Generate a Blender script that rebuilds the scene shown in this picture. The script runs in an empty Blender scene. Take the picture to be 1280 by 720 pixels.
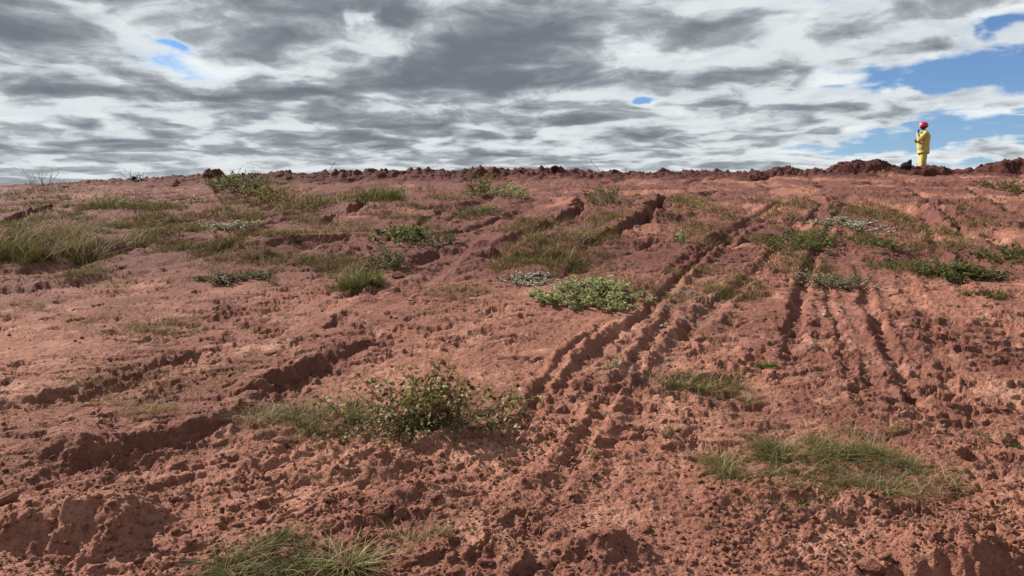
import bpy, bmesh, math, random
import numpy as np
from mathutils import Vector

# ------------------------------------------------------------------ camera, world, sun, exposure
C = bpy.context.scene.collection
SC = bpy.context.scene
RNG = np.random.default_rng(7)
random.seed(7)
EYE = np.array([0.0, 0.0, 1.6]); PITCH = math.radians(-6.0); FPX = 924.0     # pixels of the 1280 x 720 photo

cam = bpy.data.cameras.new('camera'); cam_o = bpy.data.objects.new('camera', cam); C.objects.link(cam_o)
cam.sensor_width = 36.0; cam.lens = 36.0 * FPX / 1280.0
cam.clip_start = 0.05; cam.clip_end = 20000
cam_o.location = EYE; cam_o.rotation_euler = (math.radians(90) + PITCH, 0, 0)
SC.camera = cam_o

SUN_EL = math.radians(35); SUN_AZ = math.radians(-55)                          # azimuth from +Y towards +X
S = Vector((math.sin(SUN_AZ) * math.cos(SUN_EL), math.cos(SUN_AZ) * math.cos(SUN_EL), math.sin(SUN_EL)))
sun = bpy.data.lights.new('sun', 'SUN'); sun.energy = 5.0; sun.angle = math.radians(0.8); sun.color = (1.0, 0.93, 0.84)
sun_o = bpy.data.objects.new('sun', sun); C.objects.link(sun_o)
sun_o.rotation_euler = S.to_track_quat('Z', 'Y').to_euler()

SC.view_settings.view_transform = 'Standard'; SC.view_settings.look = 'None'
SC.view_settings.exposure = 1.0; SC.view_settings.gamma = 1.0; SC.view_settings.use_curve_mapping = False

def raydir(px, py):
    px = np.asarray(px, float); py = np.asarray(py, float)
    a = (px - 640) / FPX; b = (360 - py) / FPX
    cp, sp = math.cos(PITCH), math.sin(PITCH)
    return a, cp - b * sp, sp + b * cp

def build_world():
    w = bpy.data.worlds.new('World'); SC.world = w; w.use_nodes = True
    nt = w.node_tree; nt.nodes.clear(); N = nt.nodes.new; L = nt.links.new
    def val(x): return x
    def M(op, a, b=None, c=None, clamp=False):
        n = N('ShaderNodeMath'); n.operation = op; n.use_clamp = clamp
        for i, v in enumerate((a, b, c)):
            if v is None: continue
            if isinstance(v, (int, float)): n.inputs[i].default_value = v
            else: L(v, n.inputs[i])
        return n.outputs[0]
    def VM(op, a, b=None):
        n = N('ShaderNodeVectorMath'); n.operation = op
        for i, v in enumerate((a, b)):
            if v is None: continue
            if isinstance(v, (tuple, list)): n.inputs[i].default_value = v
            else: L(v, n.inputs[i])
        return n.outputs[1] if op in ('DOT_PRODUCT', 'LENGTH') else n.outputs[0]
    def sstep(x, lo, hi):
        n = N('ShaderNodeMapRange'); n.interpolation_type = 'SMOOTHSTEP'
        L(x, n.inputs[0]); n.inputs[1].default_value = lo; n.inputs[2].default_value = hi
        return n.outputs[0]
    def noise(vec, scale, detail, rough, dist=0.0, lac=2.0):
        n = N('ShaderNodeTexNoise'); n.noise_dimensions = '2D'; L(vec, n.inputs['Vector'])
        n.inputs['Scale'].default_value = scale; n.inputs['Detail'].default_value = detail
        n.inputs['Roughness'].default_value = rough; n.inputs['Distortion'].default_value = dist
        n.inputs['Lacunarity'].default_value = lac
        return n.outputs[0]
    def mixc(f, a, b):
        n = N('ShaderNodeMix'); n.data_type = 'RGBA'
        L(f, n.inputs[0])
        for i, v in ((6, a), (7, b)):
            if isinstance(v, tuple): n.inputs[i].default_value = (*v, 1)
            else: L(v, n.inputs[i])
        return n.outputs[2]
    tc = N('ShaderNodeTexCoord'); d = VM('NORMALIZE', tc.outputs['Generated'])
    sx = N('ShaderNodeSeparateXYZ'); L(d, sx.inputs[0]); x, y, z = sx.outputs
    def pvec(k, off=(0.0, 0.0)):
        zk = M('ADD', M('MAXIMUM', z, 0.0), k); c = N('ShaderNodeCombineXYZ')
        L(M('ADD', M('DIVIDE', x, zk), off[0]), c.inputs[0]); L(M('ADD', M('DIVIDE', y, zk), off[1]), c.inputs[1]); c.inputs[2].default_value = 3.7
        return c.outputs[0]
    def cells(vec, scale, smooth=0.6):
        n = N('ShaderNodeTexVoronoi'); n.voronoi_dimensions = '2D'; n.feature = 'SMOOTH_F1'; n.inputs['Smoothness'].default_value = smooth; n.inputs['Scale'].default_value = scale
        n.inputs['Detail'].default_value = 1.0; n.inputs['Roughness'].default_value = 0.5; n.inputs['Lacunarity'].default_value = 2.1; L(vec, n.inputs['Vector'])
        return M('SUBTRACT', 1.0, n.outputs['Distance'])
    p = pvec(0.10)                                                 # the deck seen from below
    wp = N('ShaderNodeTexNoise'); wp.noise_dimensions = '2D'; L(p, wp.inputs['Vector']); wp.inputs['Scale'].default_value = 1.5; wp.inputs['Detail'].default_value = 3
    warp = VM('MULTIPLY', VM('SUBTRACT', wp.outputs[1], (0.5, 0.5, 0.5)), (0.55, 0.55, 0.0))
    def deck(f):                                                    # cloud density at f times the height of the base
        q = VM('ADD', VM('MULTIPLY', p, (f, f, 1.0)), warp)
        return M('ADD', M('MULTIPLY', noise(q, 0.7, 2, 0.5), 0.40), M('ADD', M('MULTIPLY', noise(q, 2.5, 8, 0.56, 0.1), 1.0), M('MULTIPLY', cells(q, 2.2), 0.36)))
    nf = noise(pvec(0.22), 9.0, 7, 0.60, 0.3)
    wn = N('ShaderNodeTexNoise'); L(d, wn.inputs['Vector']); wn.inputs['Scale'].default_value = 8; wn.inputs['Detail'].default_value = 5; wn.inputs['Roughness'].default_value = 0.6
    wv = VM('MULTIPLY', VM('SUBTRACT', wn.outputs[1], (0.5, 0.5, 0.5)), (0.17, 0.0, 0.06))
    dw = VM('ADD', d, wv)
    def blob(px, py, rx, ry):
        c = raydir(px, py); l = math.sqrt(sum(float(k) ** 2 for k in c)); c = tuple(float(k) / l for k in c)
        q = VM('MULTIPLY', VM('SUBTRACT', dw, c), (FPX / rx, 2.5, FPX / ry))
        return M('EXPONENT', M('MULTIPLY', VM('DOT_PRODUCT', q, q), -1.0))
    shape = M('MULTIPLY', M('SUBTRACT', nf, 0.5), 0.34)
    for (px, py, rx, ry, amt) in BLOBS:
        shape = M('ADD', shape, M('MULTIPLY', blob(px, py, rx, ry), amt * (0.9 if amt > 0 else 1.2)))
    d1 = M('ADD', deck(1.0), shape); d2 = M('ADD', deck(1.08), shape); d3 = M('ADD', deck(1.17), shape)
    a3 = sstep(d3, C0 - 0.06, C0 + 0.36); a2 = sstep(d2, C0 + 0.06, C0 + 0.34); a1 = sstep(d1, C0 + 0.08, C0 + 0.48)
    t = sstep(d1, C0 + 0.12, C0 + 0.86)
    col = N('ShaderNodeValToRGB'); L(t, col.inputs[0])
    cr = col.color_ramp; cr.elements[0].position = 0.0; cr.elements[0].color = (0.38, 0.40, 0.41, 1)
    cr.elements[1].position = 1.0; cr.elements[1].color = (0.086, 0.096, 0.112, 1)
    e = cr.elements.new(0.40); e.color = (0.20, 0.218, 0.235, 1)
    e = cr.elements.new(0.7); e.color = (0.125, 0.14, 0.157, 1)
    sky = N('ShaderNodeTexSky'); sky.sky_type = 'NISHITA'; sky.sun_disc = False
    sky.sun_elevation = SUN_EL; sky.sun_rotation = SUN_AZ; sky.altitude = 800; sky.dust_density = 0.2; sky.ozone_density = 4.0; sky.air_density = 1.0
    skc = VM('MULTIPLY', sky.outputs[0], (SKY_K * 0.86, SKY_K * 0.96, SKY_K * 1.12))
    low = M('SUBTRACT', 1.0, sstep(z, 0.0, 0.10))                   # paler, thinner cloud low over the horizon
    basec = mixc(M('MULTIPLY', low, 0.25), col.outputs[0], (0.300, 0.330, 0.340))
    out = mixc(a3, skc, (0.43, 0.455, 0.462))                      # sunlit upper parts, seen above and between the bases
    out = mixc(M('MULTIPLY', a2, 0.75), out, (0.36, 0.38, 0.39))
    out = mixc(a1, out, basec)                                      # shaded undersides
    bg = N('ShaderNodeBackground'); L(out, bg.inputs[0]); bg.inputs[1].default_value = 1.0
    w.cycles.sampling_method = 'MANUAL'; w.cycles.sample_map_resolution = 256
    o = N('ShaderNodeOutputWorld'); L(bg.outputs[0], o.inputs[0])

SKY_K = 0.05; C0 = 0.42
BLOBS = [  # openings (-) and thick banks (+) of the cloud deck
    (1170, 96, 105, 17, -0.50), (1262, 86, 60, 22, -0.50), (1270, 22, 45, 22, -0.42), (1180, 40, 26, 16, -0.42), (1120, 178, 110, 11, -0.38), (1235, 158, 90, 14, -0.46), (1230, 204, 70, 8, -0.42),
    (222, 54, 18, 5, -0.30), (462, 20, 9, 12, -0.30), (815, 128, 17, 6, -0.42), (165, 45, 14, 4, -0.2),
    (590, 50, 130, 40, 0.26), (560, 95, 150, 26, 0.16), (890, 95, 95, 13, 0.22), (90, 112, 130, 15, 0.22), (330, 118, 120, 12, 0.20),
    (320, 12, 180, 20, 0.20), (20, 58, 60, 20, 0.16), (400, 155, 80, 10, 0.16), (690, 150, 70, 9, 0.14), (250, 185, 130, 6, 0.12), (820, 22, 140, 22, 0.16), (1000, 110, 90, 10, 0.08), (660, 60, 60, 40, 0.1),
    (150, 72, 110, 13, -0.16), (260, 90, 80, 10, -0.12), (40, 152, 110, 9, -0.13), (760, 62, 50, 30, -0.10), (1000, 40, 130, 30, -0.03), (160, 30, 90, 14, 0.10), (60, 190, 120, 6, 0.06), (540, 165, 120, 7, 0.08), (900, 160, 120, 7, 0.06), (760, 100, 60, 12, 0.08), (480, 135, 120, 6, -0.14),
    (770, 195, 160, 6, -0.10), (100, 205, 160, 6, -0.08), (480, 60, 40, 25, -0.14), (30, 90, 60, 8, -0.12), (700, 120, 70, 7, -0.08),
]
build_world()

# ------------------------------------------------------------------ numeric helpers
_perm = np.random.default_rng(3).permutation(4096)
_ga = np.random.default_rng(4).random(4096) * 2 * math.pi
_gx, _gy = np.cos(_ga), np.sin(_ga)
_rv = np.random.default_rng(5).random((4096, 3))
def _h(i, j, s): return _perm[(_perm[(i + s * 131) & 4095] + j * 7 + s) & 4095]
def gnoise(x, y, s=0):
    xi = np.floor(x).astype(np.int64); yi = np.floor(y).astype(np.int64)
    fx = x - xi; fy = y - yi
    ux = fx * fx * fx * (fx * (fx * 6 - 15) + 10); uy = fy * fy * fy * (fy * (fy * 6 - 15) + 10)
    def g(a, b):
        h = _h(xi + a, yi + b, s); return _gx[h] * (fx - a) + _gy[h] * (fy - b)
    a = g(0, 0); b = g(1, 0); c = g(0, 1); e = g(1, 1)
    return 1.5 * ((a + (b - a) * ux) * (1 - uy) + (c + (e - c) * ux) * uy)
def fbm(x, y, wl, octv, gain=0.5, s=0):
    o = 0; a = 1.0; f = 1.0 / wl
    for k in range(octv):
        o = o + a * gnoise(x * f + k * 17.3, y * f - k * 9.1, s + k); a *= gain; f *= 2.03
    return o
def lumps(x, y, cell, s=0, fill=0.8):
    """rounded lumps of random size, one or none per cell; height 0..1"""
    x = x / cell; y = y / cell
    xi = np.floor(x).astype(np.int64); yi = np.floor(y).astype(np.int64)
    best = np.zeros_like(x)
    for a in (-1, 0, 1):
        for b in (-1, 0, 1):
            h = _h(xi + a, yi + b, s + 50); r = _rv[h]
            cx = xi + a + 0.15 + 0.7 * r[:, 0]; cy = yi + b + 0.15 + 0.7 * r[:, 1]
            rad = 0.22 + 0.5 * r[:, 2]
            an = r[:, 0] * 40; ca, sa = np.cos(an), np.sin(an)
            dx = x - cx; dy = y - cy
            q = (np.abs(dx * ca + dy * sa) ** 2.4 + np.abs((-dx * sa + dy * ca) * 1.45) ** 2.4) / rad ** 2.4
            hgt = np.sqrt(np.clip(1 - q, 0, 1)) * rad * 1.4 * (((h * 37) & 1023) / 1024.0 < fill)
            best = np.maximum(best, hgt)
    return best
def ss(x, a, b):
    t = np.clip((x - a) / (b - a), 0, 1); return t * t * (3 - 2 * t)

def base(x, y):
    z = 0.1 * y - 0.18 * 1.1 * np.logaddexp(0, (y - 29.0) / 1.1) + 0.011 * np.clip(x, -60, 60) * ss(np.abs(y), 0, 25)
    k = 0.6
    return -2.6 + k * np.logaddexp(0, (z + 2.6) / k)

def gnd(px, py):
    """point of the smooth slope that shows at that place of the photograph"""
    dx, dy, dz = raydir(px, py); t = np.full(np.shape(px), 6.0, float)
    for _ in range(60):
        zz = base(t * dx, t * dy); f = 1.6 + t * dz - zz
        t = np.clip(t + f / np.maximum(0.1 * dy - dz, 0.03) * 0.7, 0.5, 27.6 / dy)
    return t * dx, t * dy
def at(px, py, Y):
    dx, dy, dz = raydir(px, py); t = Y / dy
    return t * dx, Y, 1.6 + t * dz
def poly(pts): return np.stack(gnd([p[0] for p in pts], [p[1] for p in pts]), 1)

# ------------------------------------------------------------------ the lie of the land
SCARPS = [  # points, height, reach
    ([(478, 417), (440, 432), (400, 452), (340, 478), (300, 505), (240, 527), (150, 552), (60, 585)], 0.125, 0.36),
    ([(262, 428), (180, 452), (100, 478), (50, 493), (-60, 517)], 0.085, 0.30),
    ([(130, 345), (60, 352), (-40, 360)], 0.05, 0.5),
    ([(640, 530), (560, 545), (470, 548), (390, 545), (330, 560)], -0.07, 0.25),
]
GULLIES = [  # points, depth, width
    ([(834, 243), (824, 260), (802, 277), (772, 292), (745, 303), (724, 322)], 0.34, 0.26),
    ([(729, 243), (726, 262), (705, 275), (670, 288), (640, 303), (612, 325), (585, 345)], 0.17, 0.26),
    ([(458, 252), (440, 265), (415, 274), (385, 284)], 0.22, 0.20),
    ([(80, 256), (50, 264), (20, 273), (-30, 282)], 0.22, 0.20),
    ([(250, 246), (200, 252), (160, 258)], 0.12, 0.18),
    ([(562, 260), (535, 270), (518, 284), (500, 300)], 0.08, 0.15),
    ([(590, 258), (572, 266), (556, 276)], 0.08, 0.12),
    ([(1136, 234), (1160, 250), (1175, 262), (1198, 277), (1215, 305)], 0.16, 0.20),
    ([(1212, 233), (1240, 250), (1264, 262), (1310, 274)], 0.18, 0.22),
    ([(860, 300), (820, 303), (800, 310), (770, 318)], 0.07, 0.08),
    ([(1042, 262), (1066, 252), (1075, 262)], 0.07, 0.15),
    ([(1205, 315), (1215, 325), (1225, 330)], 0.14, 0.18),
    ([(330, 292), (290, 312), (240, 330)], 0.06, 0.2),
]
RUTS = [  # points, half width, depth, shoulder, cleat height
    ([(985, 248), (930, 283), (895, 305), (860, 328), (825, 358), (790, 392)], 0.13, 0.085, 0.06, 0.045),
    ([(975, 266), (935, 287), (895, 310), (868, 330), (840, 360), (812, 392), (760, 430), (700, 482), (655, 535), (610, 600), (560, 690)], 0.075, 0.075, 0.06, 0.03),
    ([(1040, 246), (1010, 275), (985, 300), (950, 340), (905, 380), (860, 420), (815, 470), (770, 540), (725, 640)], 0.09, 0.055, 0.05, 0.025),
    ([(850, 380), (822, 420), (790, 460), (755, 510), (715, 580), (670, 690)], 0.06, 0.055, 0.055, 0.025),
    ([(770, 395), (715, 440), (672, 490), (630, 550), (570, 630)], 0.05, 0.045, 0.05, 0.02),
    ([(1055, 250), (1030, 300), (1008, 345), (994, 400), (990, 450), (1000, 500), (1018, 545)], 0.075, 0.10, 0.055, 0.02),
    ([(1030, 350), (1040, 390), (1052, 440), (1068, 490), (1095, 550)], 0.05, 0.03, 0.03, 0.015),
    ([(1070, 330), (1085, 385), (1104, 430), (1128, 480), (1158, 535), (1200, 600)], 0.06, 0.065, 0.05, 0.022),
    ([(1120, 330), (1150, 390), (1172, 440), (1200, 500), (1240, 570)], 0.09, 0.03, 0.03, 0.03),
    ([(1150, 250), (1165, 290), (1190, 340), (1225, 400)], 0.08, 0.05, 0.04, 0.02),
    ([(840, 462), (805, 520), (788, 570), (778, 650)], 0.17, 0.015, 0.015, 0.016),
    ([(1062, 400), (1080, 455), (1100, 500), (1125, 550)], 0.10, 0.0, 0.0, 0.014),
    ([(1022, 400), (1020, 440), (1035, 510)], 0.10, 0.0, 0.0, 0.012),
    ([(560, 300), (500, 345), (430, 400), (370, 440)], 0.10, 0.03, 0.03, 0.02),
    ([(640, 262), (590, 300), (540, 345), (480, 395)], 0.10, 0.03, 0.03, 0.02),
]
BUMPS = [  # px, py, radius across, radius along, height
    (85, 645, 0.30, 0.20, 0.15), (150, 650, 0.12, 0.2, 0.06), (745, 692, 0.16, 0.14, 0.11), (1200, 700, 0.33, 0.13, 0.15), (1120, 640, 0.25, 0.12, 0.04),
    (1120, 745, 0.2, 0.08, -0.05), (1230, 738, 0.3, 0.05, -0.05), (560, 545, 0.22, 0.10, 0.06), (440, 575, 0.3, 0.10, 0.06), (690, 540, 0.12, 0.2, 0.02), (330, 560, 0.1, 0.1, 0.05), (680, 600, 0.14, 0.1, 0.06),
    (950, 620, 0.2, 0.15, 0.05), (520, 620, 0.18, 0.1, 0.05), (215, 700, 0.2, 0.08, 0.03), (640, 690, 0.1, 0.1, 0.05), (60, 560, 0.2, 0.3, 0.05),
    (680, 308, 0.7, 0.9, 0.12), (60, 300, 1.2, 1.2, 0.10), (340, 310, 0.9, 1.0, 0.08), (1040, 310, 0.6, 1.0, 0.08), (440, 300, 0.8, 1.0, 0.06),
    (735, 365, 0.5, 0.4, 0.05), (1005, 330, 0.5, 0.5, 0.06), (1250, 330, 0.6, 0.6, 0.07),
]
SKYLINE = [(-700, 234), (0, 233), (60, 230), (100, 229), (150, 227), (200, 224), (250, 221.5), (285, 220), (320, 220), (350, 217.5), (400, 217.5), (430, 216), (470, 216.7), (500, 214.2), (560, 214.2), (600, 212.7), (650, 214.2),
           (700, 212.2), (730, 215.7), (780, 217.7), (810, 216.2), (840, 218.7), (880, 216.2), (930, 217.7), (1000, 216.2), (1040, 215.2), (1080, 213.2), (1130, 213.7), (1200, 213.2), (1240, 213.2), (1280, 212.2), (2000, 211.2)]

def polyline_dist(X, Y, P):
    best = np.full(X.shape, 1e9); side = np.zeros(X.shape); arc = np.zeros(X.shape); s0 = 0.0
    for a, b in zip(P[:-1], P[1:]):
        d = b - a; L = math.hypot(*d)
        t = np.clip(((X - a[0]) * d[0] + (Y - a[1]) * d[1]) / L ** 2, 0, 1)
        qx = X - a[0] - t * d[0]; qy = Y - a[1] - t * d[1]; dist = np.hypot(qx, qy)
        m = dist < best
        best = np.where(m, dist, best); side = np.where(m, -np.sign(d[0] * qy - d[1] * qx), side); arc = np.where(m, s0 + t * L, arc)
        s0 += L
    return best, side, arc, s0
_F = dict(s=[(poly(p), a, r) for p, a, r in SCARPS], g=[(poly(p), a, w) for p, a, w in GULLIES],
          r=[(poly(p), *k) for p, *k in RUTS], b=[(*[float(q) for q in gnd(px, py)], rx, ry, h) for px, py, rx, ry, h in BUMPS])
_TRK = [tuple(float(q) for q in gnd(a, b)) for a, b in [(1055, 380), (1060, 420), (1070, 470), (1090, 520), (800, 500), (790, 560), (790, 610), (900, 330), (860, 370)]]
PITS = []
_pr = np.random.default_rng(21)
for (x0, y0, x1, y1, n, rad, dep) in [(1120, 370, 1300, 520, 44, 0.09, 0.04), (1180, 400, 1300, 470, 10, 0.13, 0.05), (-20, 330, 270, 430, 60, 0.08, 0.035), (270, 350, 480, 420, 25, 0.09, 0.035),
                                       (850, 395, 965, 480, 14, 0.09, 0.05), (1200, 500, 1290, 580, 10, 0.07, 0.045), (420, 310, 560, 400, 24, 0.09, 0.04), (860, 370, 980, 400, 8, 0.1, 0.05), (480, 380, 680, 470, 22, 0.07, 0.03)]:
    for _ in range(n):
        gx_, gy_ = gnd(_pr.uniform(x0, x1), _pr.uniform(y0, y1))
        PITS.append((float(gx_), float(gy_), rad * _pr.uniform(0.5, 1.3), rad * _pr.uniform(0.45, 0.8), dep * _pr.uniform(0.6, 1.3), _pr.uniform(-0.5, 0.3)))
_skx = np.array([p[0] for p in SKYLINE], float); _sky = np.array([p[1] for p in SKYLINE], float)

def rough_amount(x, y):
    r = ss(y, 6.2, 3.4) + 0.35 * ss(fbm(x, y, 1.6, 3, s=33), 0.05, 0.5)
    r = r - 0.55 * np.exp(-(((x - 1.5) / 0.9) ** 2 + ((y - 5.2) / 1.6) ** 2))
    r = r * (0.15 + 0.8 * ss(fbm(x, y, 0.75, 4, s=37), -0.2, 0.5))
    return np.clip(r, 0.08, 1)

def height(x, y):
    x = np.asarray(x, float); y = np.asarray(y, float); shp = x.shape; x = x.ravel(); y = y.ravel()
    z = base(x, y)
    near = (np.abs(x) < 60) & (y > -8) & (y < 60)
    X = x[near]; Y = y[near]
    def warp(k): return 0.10 * gnoise(X / 0.55, Y / 0.55, k) + 0.05 * gnoise(X / 0.17, Y / 0.17, k + 1) + 0.022 * gnoise(X / 0.06, Y / 0.06, k + 2)
    wx = X + warp(1); wy = Y + warp(4)
    h = 0.05 * fbm(X, Y, 5.0, 2, s=7) + 0.030 * fbm(wx, wy, 1.3, 3, s=9)
    ro = rough_amount(X, Y)
    for tx, ty in _TRK:                                             # soil pressed flat by the machine
        ro = ro * (1 - 0.7 * np.exp(-(((X - tx) / 0.32) ** 2 + ((Y - ty) / 0.6) ** 2)))
    h = h + (0.45 + 0.55 * ro) * 0.019 * fbm(wx, wy, 0.32, 5, 0.64, s=12)
    h = h - (0.036 - 0.012 * ro) * ss(fbm(wx * 0.5, wy * 1.2, 0.15, 4, 0.62, s=71), 0.14, 0.34) * ss(fbm(X, Y, 1.5, 2, s=75), -0.4, 0.3)   # scuffs and shallow hollows
    h = h + ro * (0.026 * lumps(wx, wy, 0.19, 1, 0.22) + 0.022 * lumps(X, Y, 0.08, 2, 0.25)) + (0.2 + 0.5 * ro) * 0.014 * lumps(X, Y, 0.036, 3, 0.36) + 0.006 * lumps(X, Y, 0.02, 4, 0.5)
    fine = 0.35 + 0.4 * ro + 0.35 * ss(fbm(X, Y, 0.9, 2, s=85), -0.2, 0.4)
    h = h - fine * (0.010 * ss(fbm(X * 0.6, Y * 1.1, 0.07, 3, 0.6, s=81), 0.12, 0.36) - 0.0065 * fbm(X, Y, 0.05, 2, 0.6, s=83))
    al = X * 0.40 + Y * 0.916; ac = X * 0.916 - Y * 0.40                        # rain rills run down the fall line
    up_ = ss(Y, 6.5, 11)
    h = h - up_ * 0.11 * ss(gnoise((ac + 0.5 * gnoise(X / 1.6, Y / 1.6, 78)) / 0.8, al / 3.5, 76) + 0.25 * gnoise(wx / 0.4, wy / 0.4, 77), 0.12, 0.62)
    h = h + up_ * 0.035 * fbm(wx, wy, 0.45, 3, 0.6, s=79)
    torn = np.zeros_like(h)                                        # broken soil along banks and ruts
    for P, A, R in _F['s']:
        m = np.nonzero((X > P[:, 0].min() - 2) & (X < P[:, 0].max() + 2) & (Y > P[:, 1].min() - 2) & (Y < P[:, 1].max() + 2))[0]
        d, sd, arc, L = polyline_dist(wx[m], wy[m], P); q = d * sd
        taper = ss(arc, 0, 0.2 * L) * ss(arc, L * 1.02, 0.9 * L) * np.clip(0.95 + 0.5 * gnoise(arc / 0.45, arc * 0 + A * 50, 8), 0.75, 1.2)
        steep = ss(gnoise(X[m] / 0.8, Y[m] / 0.8, 19), -0.3, 0.3)
        edge = (ss(q, -0.06, 0.03) * steep + ss(q, -0.24, 0.06) * (1 - steep)) if A > 0 else ss(q, -0.12, 0.1)
        h[m] += A * taper * (edge - 0.5) * np.exp(-d / (R * np.where(q > 0, 1.6, 0.8)))
        torn[m] += taper * np.exp(-((q + 0.10) / 0.14) ** 2)
    for P, A, w in _F['g']:
        m = np.nonzero((X > P[:, 0].min() - 3) & (X < P[:, 0].max() + 3) & (Y > P[:, 1].min() - 3) & (Y < P[:, 1].max() + 3))[0]
        d, sd, arc, L = polyline_dist(wx[m], wy[m], P)
        taper = ss(arc, -0.02, 0.15 * L) * ss(arc, L, 0.7 * L) * np.clip(0.8 + 0.7 * gnoise(arc / 0.8, arc * 0 + A * 70, 8), 0.2, 1.3); ww = w * np.clip(0.75 + 0.7 * gnoise(arc / 0.6, arc * 0 + A * 90, 9), 0.35, 1.4)
        h[m] += A * taper * (-1.15 * (1 - ss(d, ww * 0.35, ww * 1.05)) + 0.30 * np.exp(-d / (w * 2.2)) * np.where(sd > 0, 1.0, 0.45) * ss(d, 0, ww))
        torn[m] += taper * np.exp(-((d - ww) / (0.6 * w)) ** 2)
    for P, w, A, shd, cl in _F['r']:
        m = np.nonzero((X > P[:, 0].min() - 1) & (X < P[:, 0].max() + 1) & (Y > P[:, 1].min() - 1) & (Y < P[:, 1].max() + 1))[0]
        d, sd, arc, L = polyline_dist(0.35 * wx[m] + 0.65 * X[m], 0.35 * wy[m] + 0.65 * Y[m], P)
        taper = ss(arc, 0, 0.25 * L) * ss(arc, L, 0.75 * L) * np.clip(0.95 + 0.5 * gnoise(arc / 0.8, arc * 0 + w * 300, 20), 0.65, 1.25)
        ww = w * np.clip(0.95 + 0.3 * gnoise(arc / 0.3, sd * 2.2, 21) + 0.25 * gnoise(X[m] / 0.07, Y[m] / 0.07, 23), 0.5, 1.4)
        inside = 1 - ss(d, ww * 0.45, ww * 1.25)
        crest = np.exp(-((d - ww * 1.6) / (w * 0.6)) ** 2)
        br = np.clip(0.65 + 0.7 * gnoise(arc / 0.25, sd * 3.1, 10) + 0.4 * gnoise(arc / 0.08, sd * 5.1, 11), 0, 1.3)
        cleat = (0.5 + 0.5 * np.sin(arc * 2 * math.pi / 0.12 + 4 * d + 2 * gnoise(X[m] / 0.2, Y[m] / 0.2, 22))) ** 2
        h[m] += taper * ((-0.6 * A * inside + 0.55 * shd * crest * br) * (0.62 + 0.38 * ss(Y[m], 3.6, 6.0))) + ss(arc, 0, 0.1 * L) * ss(arc, L, 0.9 * L) * cl * inside * (cleat - 0.4) * np.clip(0.7 + 0.9 * gnoise(X[m] / 0.5, Y[m] / 0.5, 13), 0, 1)
        torn[m] += 0.35 * taper * np.exp(-((d - ww * 1.2) / w) ** 2)
    torn = np.clip(torn, 0, 1.2)
    h += torn * (0.026 * lumps(wx, wy, 0.13, 24, 0.6) + 0.028 * lumps(wx, wy, 0.055, 25, 0.7) + 0.016 * fbm(X, Y, 0.12, 3, 0.6, s=26))
    for bx, by, rx, ry, A in _F['b']:
        q = ((wx - bx) / rx) ** 2 + ((wy - by) / ry) ** 2; m = q < 6
        h[m] += A * np.exp(-q[m] ** 1.3)
    for bx, by, rx, ry, A, an in PITS:
        m = np.nonzero((np.abs(X - bx) < 0.5) & (np.abs(Y - by) < 0.5))[0]
        if not len(m): continue
        dx = wx[m] - bx; dy = wy[m] - by; ca, sa = math.cos(an), math.sin(an)
        q = ((dx * ca + dy * sa) / rx) ** 2 + ((-dx * sa + dy * ca) / ry) ** 2
        h[m] += A * (-(1 - ss(q, 0.45, 1.15)) + 0.25 * np.exp(-((q - 1.7) / 0.8) ** 2))
    # the bank of dug soil along the crest
    m = np.nonzero((Y > 24.5) & (Y < 34))[0]
    if len(m):
        px = 640 + FPX * X[m] / 28.0
        top = 1.6 + (360 - np.interp(px, _skx, _sky)) / FPX * 28.0 + 28.0 * math.tan(PITCH)
        rise = np.clip(top - base(X[m], np.full(len(m), 28.0)), 0, 1)
        b = np.exp(-np.abs((Y[m] - 28.0 + 0.35 * gnoise(X[m] / 1.3, X[m] * 0, 14)) / 1.25) ** 3)
        h[m] = h[m] * (1 - b) + b * (rise * (0.85 + 0.35 * fbm(X[m], Y[m], 0.9, 3, s=15)) + (0.13 * lumps(X[m], Y[m], 0.42, 16, 0.3) + 0.08 * lumps(X[m], Y[m], 0.2, 17, 0.5)) * ss(px, 120, 420) + 0.07 * fbm(X[m], Y[m], 1.6, 3, 0.6, s=20) + 0.05 * lumps(X[m], Y[m], 0.09, 18, 0.7) + 0.05 * fbm(X[m], Y[m], 0.2, 3, 0.6, s=19))
        b2 = np.exp(-(((X[m] - 16.1) / 1.6) ** 2 + ((Y[m] - 29.2) / 1.3) ** 2))
        h[m] = h[m] * (1 - b2) + 0.02 * b2
    z[near] += h
    return z.reshape(shp)

# ------------------------------------------------------------------ mesh helpers
def mk_mesh(name, V, F, cols=None, smooth=False):
    V = np.asarray(V, np.float32).reshape(-1, 3); F = np.asarray(F, np.int32); k = F.shape[1]
    me = bpy.data.meshes.new(name); me.vertices.add(len(V)); me.vertices.foreach_set('co', V.ravel())
    me.loops.add(F.size); me.loops.foreach_set('vertex_index', F.ravel())
    me.polygons.add(len(F)); me.polygons.foreach_set('loop_start', np.arange(0, F.size, k, dtype=np.int32))
    if smooth: me.polygons.foreach_set('use_smooth', np.ones(len(F), bool))
    if cols is not None:
        a = me.attributes.new('col', 'FLOAT_COLOR', 'POINT')
        c = np.ones((len(V), 4), np.float32); c[:, :cols.shape[1]] = cols; a.data.foreach_set('color', c.ravel())
    me.update(calc_edges=True); return me
def link(name, me, mat, parent=None, loc=None):
    o = bpy.data.objects.new(name, me); C.objects.link(o)
    if mat is not None and len(me.materials) == 0: me.materials.append(mat)
    if parent is not None: o.parent = parent
    if loc is not None: o.location = [float(q) for q in loc]
    return o
def tag(o, label=None, cat=None, group=None, kind=None):
    for k, v in (('label', label), ('category', cat), ('group', group), ('kind', kind)):
        if v: o[k] = v
    return o
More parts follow.
